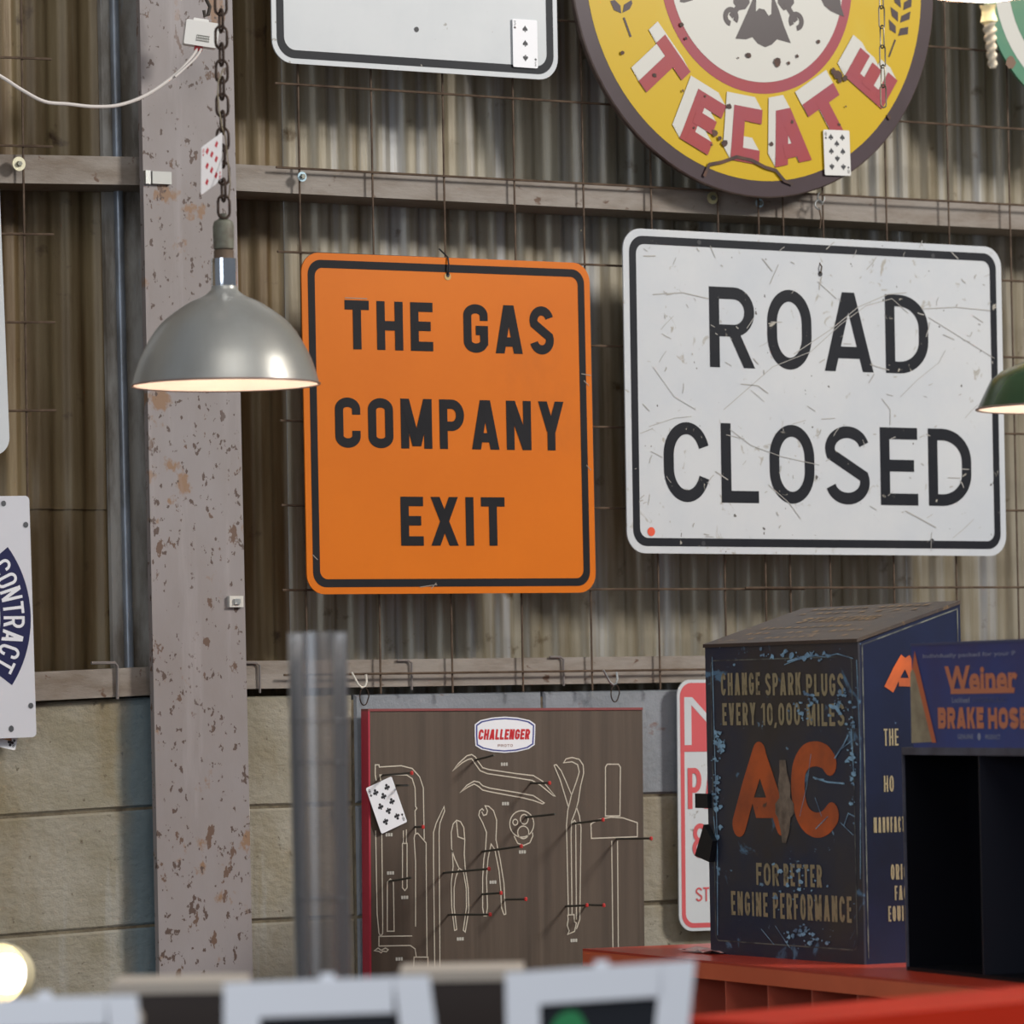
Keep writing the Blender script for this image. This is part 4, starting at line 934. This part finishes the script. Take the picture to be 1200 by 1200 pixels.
def rstroke(mb, pts, w, y):
    P2 = smooth_path([Vector(f2(*p)) for p in pts]) if len(pts) > 5 else [Vector(f2(*p)) for p in pts]; mb.stroke(P2, w, y)
    for c_, k in ((P2[0], 0), (P2[-1], 1)): mb.poly(circle(c_.x, c_.y, w/2, w/2, 16), y-.00003*(k+1))
rstroke(t, [(235, 725), (268, 610), (303, 502)], .044, -.0008); rstroke(t, [(303, 502), (340, 620), (372, 725)], .040, -.0009); t.poly([f2(275, 640), f2(345, 640), f2(350, 705), f2(290, 705)], -.0010)
rstroke(t, [(528, 530), (510, 508), (480, 500), (450, 512), (430, 550), (425, 610), (432, 670), (450, 710), (480, 728), (510, 720), (532, 695)], .042, -.0008)
t.build('orange_letters', M_ACO, root)
t = MB(); cc = lambda x, y: f2(x, y)
t.poly([cc(368, 520), cc(388, 520), cc(392, 560), cc(402, 600), cc(400, 640), cc(412, 660), cc(412, 690), cc(400, 705), cc(396, 745), cc(384, 785), cc(372, 785), cc(368, 745), cc(360, 705), cc(352, 690), cc(352, 660), cc(366, 640), cc(362, 600), cc(368, 560)], -.0013)
t.build('spark_plug_picture', mat('plug_print', (142, 128, 112), .4, .1, (92, 80, 70), 30), root)
t = MB()
for pl in ([(390, 215), (430, 200), (470, 185), (520, 190), (560, 180), (610, 195)], [(400, 205), (450, 190), (500, 185)], [(545, 515), (575, 470), (590, 440)], [(560, 490), (605, 455)], [(475, 575), (520, 590), (575, 595)], [(480, 580), (510, 582)], [(600, 420), (605, 560)], [(622, 200), (628, 500), (620, 900)], [(160, 190), (165, 800), (160, 1080)], [(155, 700), (160, 760)],
           [(300, 1060), (340, 1110)], [(345, 1050), (390, 1120)], [(420, 1080), (455, 1060)], [(560, 720), (600, 760)], [(480, 740), (520, 700)], [(430, 700), (455, 600), (470, 500)], [(480, 640), (500, 700)], [(570, 730), (585, 690), (605, 700)]):
    t.stroke([f2(*p) for p in pl], random.uniform(.0012, .003), -.0015)
for k in range(260):
    zone = random.choice(((420, 900, 60, 90), (440, 1080, 70, 40), (450, 190, 120, 18), (165, 590, 12, 160), (600, 470, 14, 200), (470, 350, 60, 60), (560, 330, 30, 60), (180, 470, 14, 40)))
    x = random.gauss(zone[0], zone[2]*.5); y = random.gauss(zone[1], zone[3]*.5)
    if not (150 < x < 630 and 160 < y < 1140): continue
    a_ = random.uniform(0, 6.3); r_ = min(8, random.expovariate(1/4)+1.5)
    t.poly([f2(x+r_*random.uniform(.3, 1.2)*math.cos(k2*math.pi/4)*1.2, y+r_*random.uniform(.3, 1.4)*math.sin(k2*math.pi/4)) for k2 in range(8)], -.0016-.00001*(k % 40))
t.build('paint_scuffs', mat('pale_blue_scuff', (150, 196, 224), .4, 0, (84, 110, 140), 30), root, kind='stuff')
# catch on the outer edge of the door
MB().box((-.030, -.008, fz(833, 947)), (.012, 0, fz(833, 930))).build('door_catch', mat('dark_catch', (30, 32, 36), .4, .4), root)
MB().slab([(-.028, fz(833, 1003)), (.020, fz(833, 1010)), (.032, fz(833, 985)), (.004, fz(833, 966))], -.012, -.001).build('hasp', MATS['dark_catch'], root)
# side panel print: work in coordinates along the depth
sd = Vector((bn.x, bn.y)); SO = Vector((A1.x, A1.y))
def sx_(px):
    r = ray(px, 940); a_ = Vector((r.x, r.y)); den = a_.x*sd.y-a_.y*sd.x; return -(a_.x*SO.y-a_.y*SO.x)/den
def sz_(px, py):
    pt = A1+bn*sx_(px); r = ray(px, py); k = pt.x*F0.x+pt.y*F0.y; return CAM.z+r.z*k/(r.x*F0.x+r.y*F0.y)-ZC
t = MB()
def sl(s_, xa_, wd, ya, yb, tk=.0030): x0_ = sx_(xa_); text(t, s_, x0_, x0_+wd, sz_(xa_, yb), sz_(xa_, ya), tk, -.0008, .3, .0028)
dxl = (sx_(1056)-sx_(1038))/3*.95
sl('THE', 1037, dxl*3, 854, 874); sl('HO', 1036, dxl*2, 909, 928); sl('MANUFACTURERS', 1023, dxl*10.3, 958, 976); sl('ORIGINAL', 1042, dxl*7, 1013, 1031); sl('FACTORY', 1046, dxl*6.4, 1038, 1055); sl('EQUIPMENT', 1038, dxl*8, 1062, 1080)
t.build('side_lettering', M_GOLD, root, kind='stuff', xf=lambda v: (W_-v[1], v[0], v[2]))
t = MB(); pa_ = [(sx_(x), sz_(x, y)) for x, y in ((1044, 808), (1055, 786), (1064, 771), (1071, 786), (1080, 808))]
t.stroke(pa_[:3], .020, -.0009); t.stroke(pa_[2:], .020, -.0010); t.stroke([(pa_[0][0]+.02, pa_[0][1]+.012), (pa_[4][0]-.01, pa_[4][1]+.012)], .014, -.0011)
t.build('side_orange_letter', M_ACO, root, xf=lambda v: (W_-v[1], v[0], v[2]))
t = MB(); e1, e2 = .004, D_-.006
t.stroke([(e1+.004, .01), (e1+.004, H_-.004), (e2, H_+rise-.008), (e2, .02)], .0022, -.0008); t.build('side_pinstripe', M_LINE, root, xf=lambda v: (W_-v[1], v[0], v[2]))
# print on the sloping top
t = MB(); ca = math.atan2(rise, D_)
for k, (s_, w0, w1) in enumerate((('STARTING', .25, .75), ('I', .2, .22))):
    if k == 0: text(t, s_, W_*w0, W_*w1, D_*.52, D_*.66, .006, 0, .3, .006)
for k, zz in enumerate((.08, .22, .36, .76, .88)):
    for j in range(14):
        x = W_*(.12+.055*j); 
        if random.random() < .75: t.poly([(x, D_*zz), (x+W_*.035, D_*zz+random.uniform(0, .004)), (x+W_*.03, D_*(zz+.05)), (x+.004, D_*(zz+.045))], 0)
t.build('top_print', mat('rusty_gold_print', (150, 120, 76), .5, 0, (96, 78, 60), 40), root, kind='stuff', xf=lambda v: (v[0], v[2], H_+.0072+v[2]*rise/D_))

# --- dark rack with the blue brake-hose header
B0 = PZ(1062, 1137, ZC); B1 = PZ(1200, 1152, ZC); rd = (B1-B0); rd.normalize(); rn = Vector((-rd.y, rd.x, 0)); rn = rn if rn.x > 0 else -rn
k0 = (B0-CAM).dot(F0); hR = (PZ(1062, 1137, ZC)-CAM).length*0+ (1137-876)/F_PX*(B0-CAM).dot(FW)
root = empty('display_rack', B0, 'dark open display rack under a blue header reading BRAKE HOSE', 'display rack', rot=(0, 0, math.atan2(rd.y, rd.x)))
M_RACK = mat('black_navy_paint', (10, 12, 20), .5, 0, (8, 9, 14), 3, spec=.2)
M_REDGE = mat('worn_grey_edge', (92, 94, 108), .45, .1, (60, 60, 70), 10)
WR = .62; DR = .12
MB().box((0, 0, 0), (.003, .004, hR)).build('side_edge', M_REDGE, root)
MB().box((0, .004, 0), (.003, DR, hR)).build('side_panel', M_RACK, root)
MB().box((WR-.003, 0, 0), (WR, DR, hR)).build('side_panel', M_REDGE, root)
MB().box((.003, 0, hR-.012), (WR-.003, DR, hR)).build('top_rail', M_REDGE, root)
MB().box((.003, DR-.004, 0), (WR-.003, DR, hR-.012)).build('back_panel', M_RACK, root)
MB().box((.003, 0, 0), (WR-.003, DR-.004, .006)).build('bottom_shelf', M_RACK, root)
def rx_f(px):
    r = ray(px, 1000); a_ = Vector((r.x, r.y)); o2 = Vector((B0.x, B0.y)); dd = Vector((rd.x, rd.y)); den = a_.x*dd.y-a_.y*dd.x; return -(a_.x*o2.y-a_.y*o2.x)/den
def rz_f(px, py):
    pt = B0+rd*rx_f(px); r = ray(px, py); return CAM.z+r.z*(pt.x*F0.x+pt.y*F0.y)/(r.x*F0.x+r.y*F0.y)-ZC
xd = rx_f(1148); stp2 = xd
for k in range(1, int(WR/xd)): MB().box((xd*k-.0015, .002, .006), (xd*k+.0015, DR-.004, hR-.012)).build('divider', mat('rack_divider', (26, 29, 40), .5), root)
HH = rz_f(1073, 757); hx0 = rx_f(1073)
M_HB = mat('blue_header_print', (46, 70, 140), .42, 0, (54, 62, 116), 5, extra=[((90, 90, 110), 30, (1, 1, 1), .68, .72)])
hd = MB().box((hx0, 0, hR), (WR-.01, .006, HH)); hd.build('header_board', M_HB, root)
MB().box((hx0-.001, -.001, HH), (WR-.009, .007, HH+.004)).build('header_edge', mat('header_edge', (70, 78, 112), .5), root)
rp_ = lambda x, y: (rx_f(1060+x/8), rz_f(1060+x/8, 740+y/8))
MB().poly([rp_(92, 390), rp_(120, 330), rp_(140, 330), rp_(165, 420), rp_(290, 1035), rp_(92, 1045)], -.0008).build('cream_wedge', mat('cream_wedge', (176, 166, 136), .5, 0, (140, 128, 106), 14), root)
MB().poly([rp_(140, 180), rp_(165, 300), rp_(325, 1040), rp_(285, 1042), rp_(140, 400), rp_(115, 340)], -.0010).build('orange_stripe', mat('orange_stripe', (206, 112, 72), .5), root)
M_HO = mat('header_orange', (206, 128, 92), .5); M_HW = mat('header_pale', (150, 156, 176), .5)
x0_, z0_ = rp_(345, 910); x1_, z1_ = rp_(775, 708); t = MB(); text(t, 'BRAKE', x0_, x1_, z0_, z1_, .0095, -.0008, .2, .004)
x2_ = rx_f(1060+815/8); z2_ = rz_f(1162, 740+912/8); z3_ = rz_f(1162, 740+715/8); text(t, 'HOSE', x2_, x2_+(x1_-x0_)*.84, z2_, z3_, .0095, -.0008, .2, .004); t.build('header_lettering', M_HO, root, kind='stuff')
x0_, z0_ = rp_(415, 575); x1_, z1_ = rp_(1100, 305); font_text('Weiner', x0_, x1_, z0_, z1_, -.0008, 'script_lettering', M_HO, root, bold=.035)
MB().poly([(x0_+.02, z0_-.002), (x1_-.012, z0_-.002), (x1_-.010, z0_+.006), (x0_+.02, z0_+.006)], -.0007).build('script_underline', M_HO, root)
x0_, z0_ = rp_(215, 262); x1_, z1_ = rp_(1085, 180); font_text('Individually packed for your P', x0_, x1_, z0_, z1_, -.0008, 'small_lettering', M_HW, root, bold=.01)
x0_, z0_ = rp_(480, 668); x1_, z1_ = rp_(645, 615); font_text('Lockheed', x0_, x1_, z0_, z1_, -.0008, 'small_lettering', M_HW, root, bold=.01)
x0_, z0_ = rp_(675, 668); x1_, z1_ = rp_(990, 615); font_text('HYDRAULIC', x0_, x1_, z0_, z1_, -.0008, 'small_lettering', mat('header_dim', (84, 92, 128), .5), root, bold=.01)
x0_, z0_ = rp_(525, 1008); x1_, z1_ = rp_(672, 962); font_text('GENUINE', x0_, x1_, z0_, z1_, -.0008, 'small_lettering', M_HW, root, bold=.01)
x0_, z0_ = rp_(785, 1010); x1_, z1_ = rp_(925, 966); font_text('PRODUCT', x0_, x1_, z0_, z1_, -.0008, 'small_lettering', M_HW, root, bold=.01)
c = rp_(727, 985); MB().poly(circle(c[0], c[1], .006, .006, 8), -.0008).build('small_emblem', M_HW, root)

# ================================================================== FOREGROUND
# red chest nearer the camera
D5 = 5.0; r1 = PD(820, 1190, 5.1); r2 = PD(1205, 1154, 5.1+.18)
r1 = PD(806, 1191, 5.15); zt = r1.z
r2 = PZ(1205, 1155, zt+.0) if False else PD(1205, 1155, 5.45)
u_ = (r2-r1); u_.z = 0; L5 = u_.length; u_.normalize(); zt = (r1.z+r2.z)/2
nn = Vector((-u_.y, u_.x, 0)); tilt = (r2.z-r1.z)/L5
root = empty('tool_chest', (r1.x, r1.y, 0), 'plain bright red tool chest in front of the pigeonhole cabinet', 'tool chest')
M_R5 = mat('bright_red_paint', (190, 42, 12), .6, 0, (178, 36, 10), 3, spec=.15)
a = u_*(-.02); Lx = u_*(L5+.5)
q = MB().obox(a-nn*.18, Lx, nn*.18, (0, 0, r1.z)); q.v = [(v[0], v[1], v[2]+(tilt*(Vector(v).dot(u_)) if v[2] > .1 else 0)) for v in q.v]; q.build('chest_body', M_R5, root)
for k in range(3):
    MB().obox(u_*.03-nn*.192+Vector((0, 0, r1.z-.42-.17*k)), u_*(L5+.42), nn*.012, (0, 0, .15)).build('drawer', mat('drawer_red', (168, 36, 18), .4), root)

# white framed screens on a counter
M_BEZ = mat('white_bezel', (232, 235, 243), .35); M_SCR = mat('dark_screen', (30, 32, 38), .2); M_BODY = mat('dark_brown_housing', (52, 42, 38), .6); M_LID = mat('beige_lid', (186, 176, 164), .6)
zc_ = 0.985
def screen(label, tl_, tr_, DL, DR_, bez, taper):
    a = PD(*tl_, DL); b_ = PD(*tr_, DR_); ux = (b_-a); ux.z = 0; w = ux.length; ux.normalize(); back = Vector((-ux.y, ux.x, 0)); zt_ = (a.z+b_.z)/2
    tl2 = math.radians(12); H = (min(a.z, b_.z)-zc_+.003)/math.cos(tl2)
    root = empty('framed_screen', ((a+b_)/2-Vector((0, 0, H*math.cos(tl2)))-back*0), label, 'monitor')
    upv = Vector((0, 0, 1))*math.cos(tl2)+back*math.sin(tl2); nrm = (back*math.cos(tl2)-Vector((0, 0, 1))*math.sin(tl2))
    sh = (b_.z-a.z)/w
    base = a-upv*H-root.location; base.z = 0-sh*w/2*0
    base = (a-root.location)-upv*H
    U = ux+Vector((0, 0, sh)); bw = bez
    o0 = base
    MB().obox(o0, U*bw, nrm*.02, upv*H).build('bezel', M_BEZ, root)
    MB().obox(o0+U*(w-bw-taper), U*bw, nrm*.02, upv*H+U*taper).build('bezel', M_BEZ, root)
    MB().obox(o0+U*bw+upv*(H-bw), U*(w-2*bw), nrm*.02, upv*bw).build('bezel', M_BEZ, root)
    MB().obox(o0+U*bw, U*(w-2*bw), nrm*.02, upv*bw).build('bezel', M_BEZ, root)
    MB().obox(o0+U*bw+nrm*.006+upv*bw, U*(w-2*bw), nrm*.012, upv*(H-2*bw)).build('screen', M_SCR, root)
    MB().obox(o0+U*.008+nrm*.0205, U*(w-.016), nrm*.10, upv*(H-.012)).build('housing', M_BODY, root)
    MB().obox(o0+U*.004+nrm*.0205+upv*(H-.011), U*(w-.008), nrm*.115, upv*.010).build('lid', M_LID, root)
    q = o0+U*(w*.47)+upv*(H+.0005)+nrm*.004
    MB().obox(q, U*.014, nrm*.010, upv*.006).build('top_button', M_BEZ, root)
    return root, o0, U, upv, nrm, w, H
screen('white framed dark screen below the grey column, partly cut off', (-60, 1172), (160, 1166), 4.6, 4.6, .030, -.02)
screen('white framed dark screen below the clear tube', (262, 1152), (503, 1143), 4.6, 4.6, .036, -.03)
root, o0, U, upv, nrm, w, H = screen('white framed screen showing a green shape below the tool board', (592, 1140), (815, 1125), 4.6, 4.6, .034, .032)
gc = o0+U*(w*.33)+upv*(H-.070)+nrm*.004
gm = MB(); gm.add([gc+U*(.022*math.cos(k*.524)*random.uniform(.85, 1.1))+upv*(.03*math.sin(k*.524)*random.uniform(.85, 1.1)) for k in range(12)], [tuple(range(12))]); gm.build('green_picture', mat('green_screen_shape', (30, 130, 74), .4), root)
# brown-black device tops seen in the gaps between the screens
for px0, px1, py, lab in ((162, 262, 1152, 'dark boxy device with a beige top between the first two white screens'), (500, 592, 1138, 'dark boxy device with a beige top between the last two white screens')):
    a = PD(px0-30, py+1, 4.95); b_ = PD(px1+20, py-2, 4.95); ux = b_-a; ux.z = 0; w = ux.length; ux.normalize(); bk = Vector((-ux.y, ux.x, 0)); h = (a.z+b_.z)/2-zc_+.029
    o = empty('boxy_device', (a+b_)/2-Vector((0, 0, h)), lab, 'device')
    MB().obox(-ux*w/2, ux*w, bk*.14, (0, 0, h-.012)).build('housing', M_BODY, o); MB().obox(-ux*(w/2+.002)-bk*.002+Vector((0, 0, h-.0118)), ux*(w+.004), bk*.145, (0, 0, .012)).build('lid', M_LID, o)
# counter they stand on
a = PD(-200, 1150, 4.6); b_ = PD(775, 1140, 4.6); ux = b_-a; ux.z = 0; w = ux.length; ux.normalize(); bk = Vector((-ux.y, ux.x, 0))
o = empty('counter', (a.x, a.y, 0), 'plain wooden counter carrying the white framed screens', 'counter')
MB().obox(Vector((0, 0, zc_-.066))-bk*.2, ux*w, bk*.75, (0, 0, .035)).build('worktop', mat('counter_wood', (120, 92, 66), .5), o)
MB().obox(-bk*.15+Vector((0, 0, 0)), ux*w, bk*.65, (0, 0, zc_-.067)).build('base_body', mat('counter_base', (80, 66, 54), .6), o)
# clear plastic tube
D6 = 5.7; s = D6/F_PX; top = PD(372, 741, D6); zb_ = .86; Ht = top.z-zb_
o = empty('clear_tube', (top.x, top.y, zb_), 'tall clear plastic tube of stacked cups in front of the block wall', 'tube')
mg = bpy.data.materials.new('clear_plastic'); mg.use_nodes = True; nt = mg.node_tree; nt.nodes.remove(nt.nodes['Principled BSDF'])
out = nt.nodes['Material Output']; tr = nt.nodes.new('ShaderNodeBsdfTransparent'); tr.inputs[0].default_value = (.82, .78, .74, 1)
gl = nt.nodes.new('ShaderNodeBsdfGlossy'); gl.inputs['Roughness'].default_value = .28; gl.inputs[0].default_value = (.95, .97, 1, 1)
fr = nt.nodes.new('ShaderNodeFresnel'); fr.inputs[0].default_value = 1.8; mx = nt.nodes.new('ShaderNodeMixShader')
nt.links.new(fr.outputs[0], mx.inputs[0]); nt.links.new(tr.outputs[0], mx.inputs[1]); nt.links.new(gl.outputs[0], mx.inputs[2]); df = nt.nodes.new('ShaderNodeBsdfDiffuse'); df.inputs[0].default_value = (.5, .52, .56, 1); m2 = nt.nodes.new('ShaderNodeMixShader'); m2.inputs[0].default_value = .07
nt.links.new(mx.outputs[0], m2.inputs[1]); nt.links.new(df.outputs[0], m2.inputs[2]); nt.links.new(m2.outputs[0], out.inputs[0])
prof = []; nseg = 9
for k in range(nseg*4+1):
    t_ = k/(nseg*4); r = (31.5+3.2*t_)*s; r += 0; prof.append((r, Ht*t_))
MB().lathe([(p[0]-.0015, p[1]) for p in prof], 48).build('inner_wall', mg, o); MB().lathe(prof, 48).build('outer_wall', mg, o)
for t_ in (.55, .78, .85): MB().lathe([((32+3.2*t_)*s+.0012*math.cos(a_*math.pi/4), Ht*t_+.0015*math.sin(a_*math.pi/4)) for a_ in range(8)], 48, closed=True).build('rim_band', mg, o)
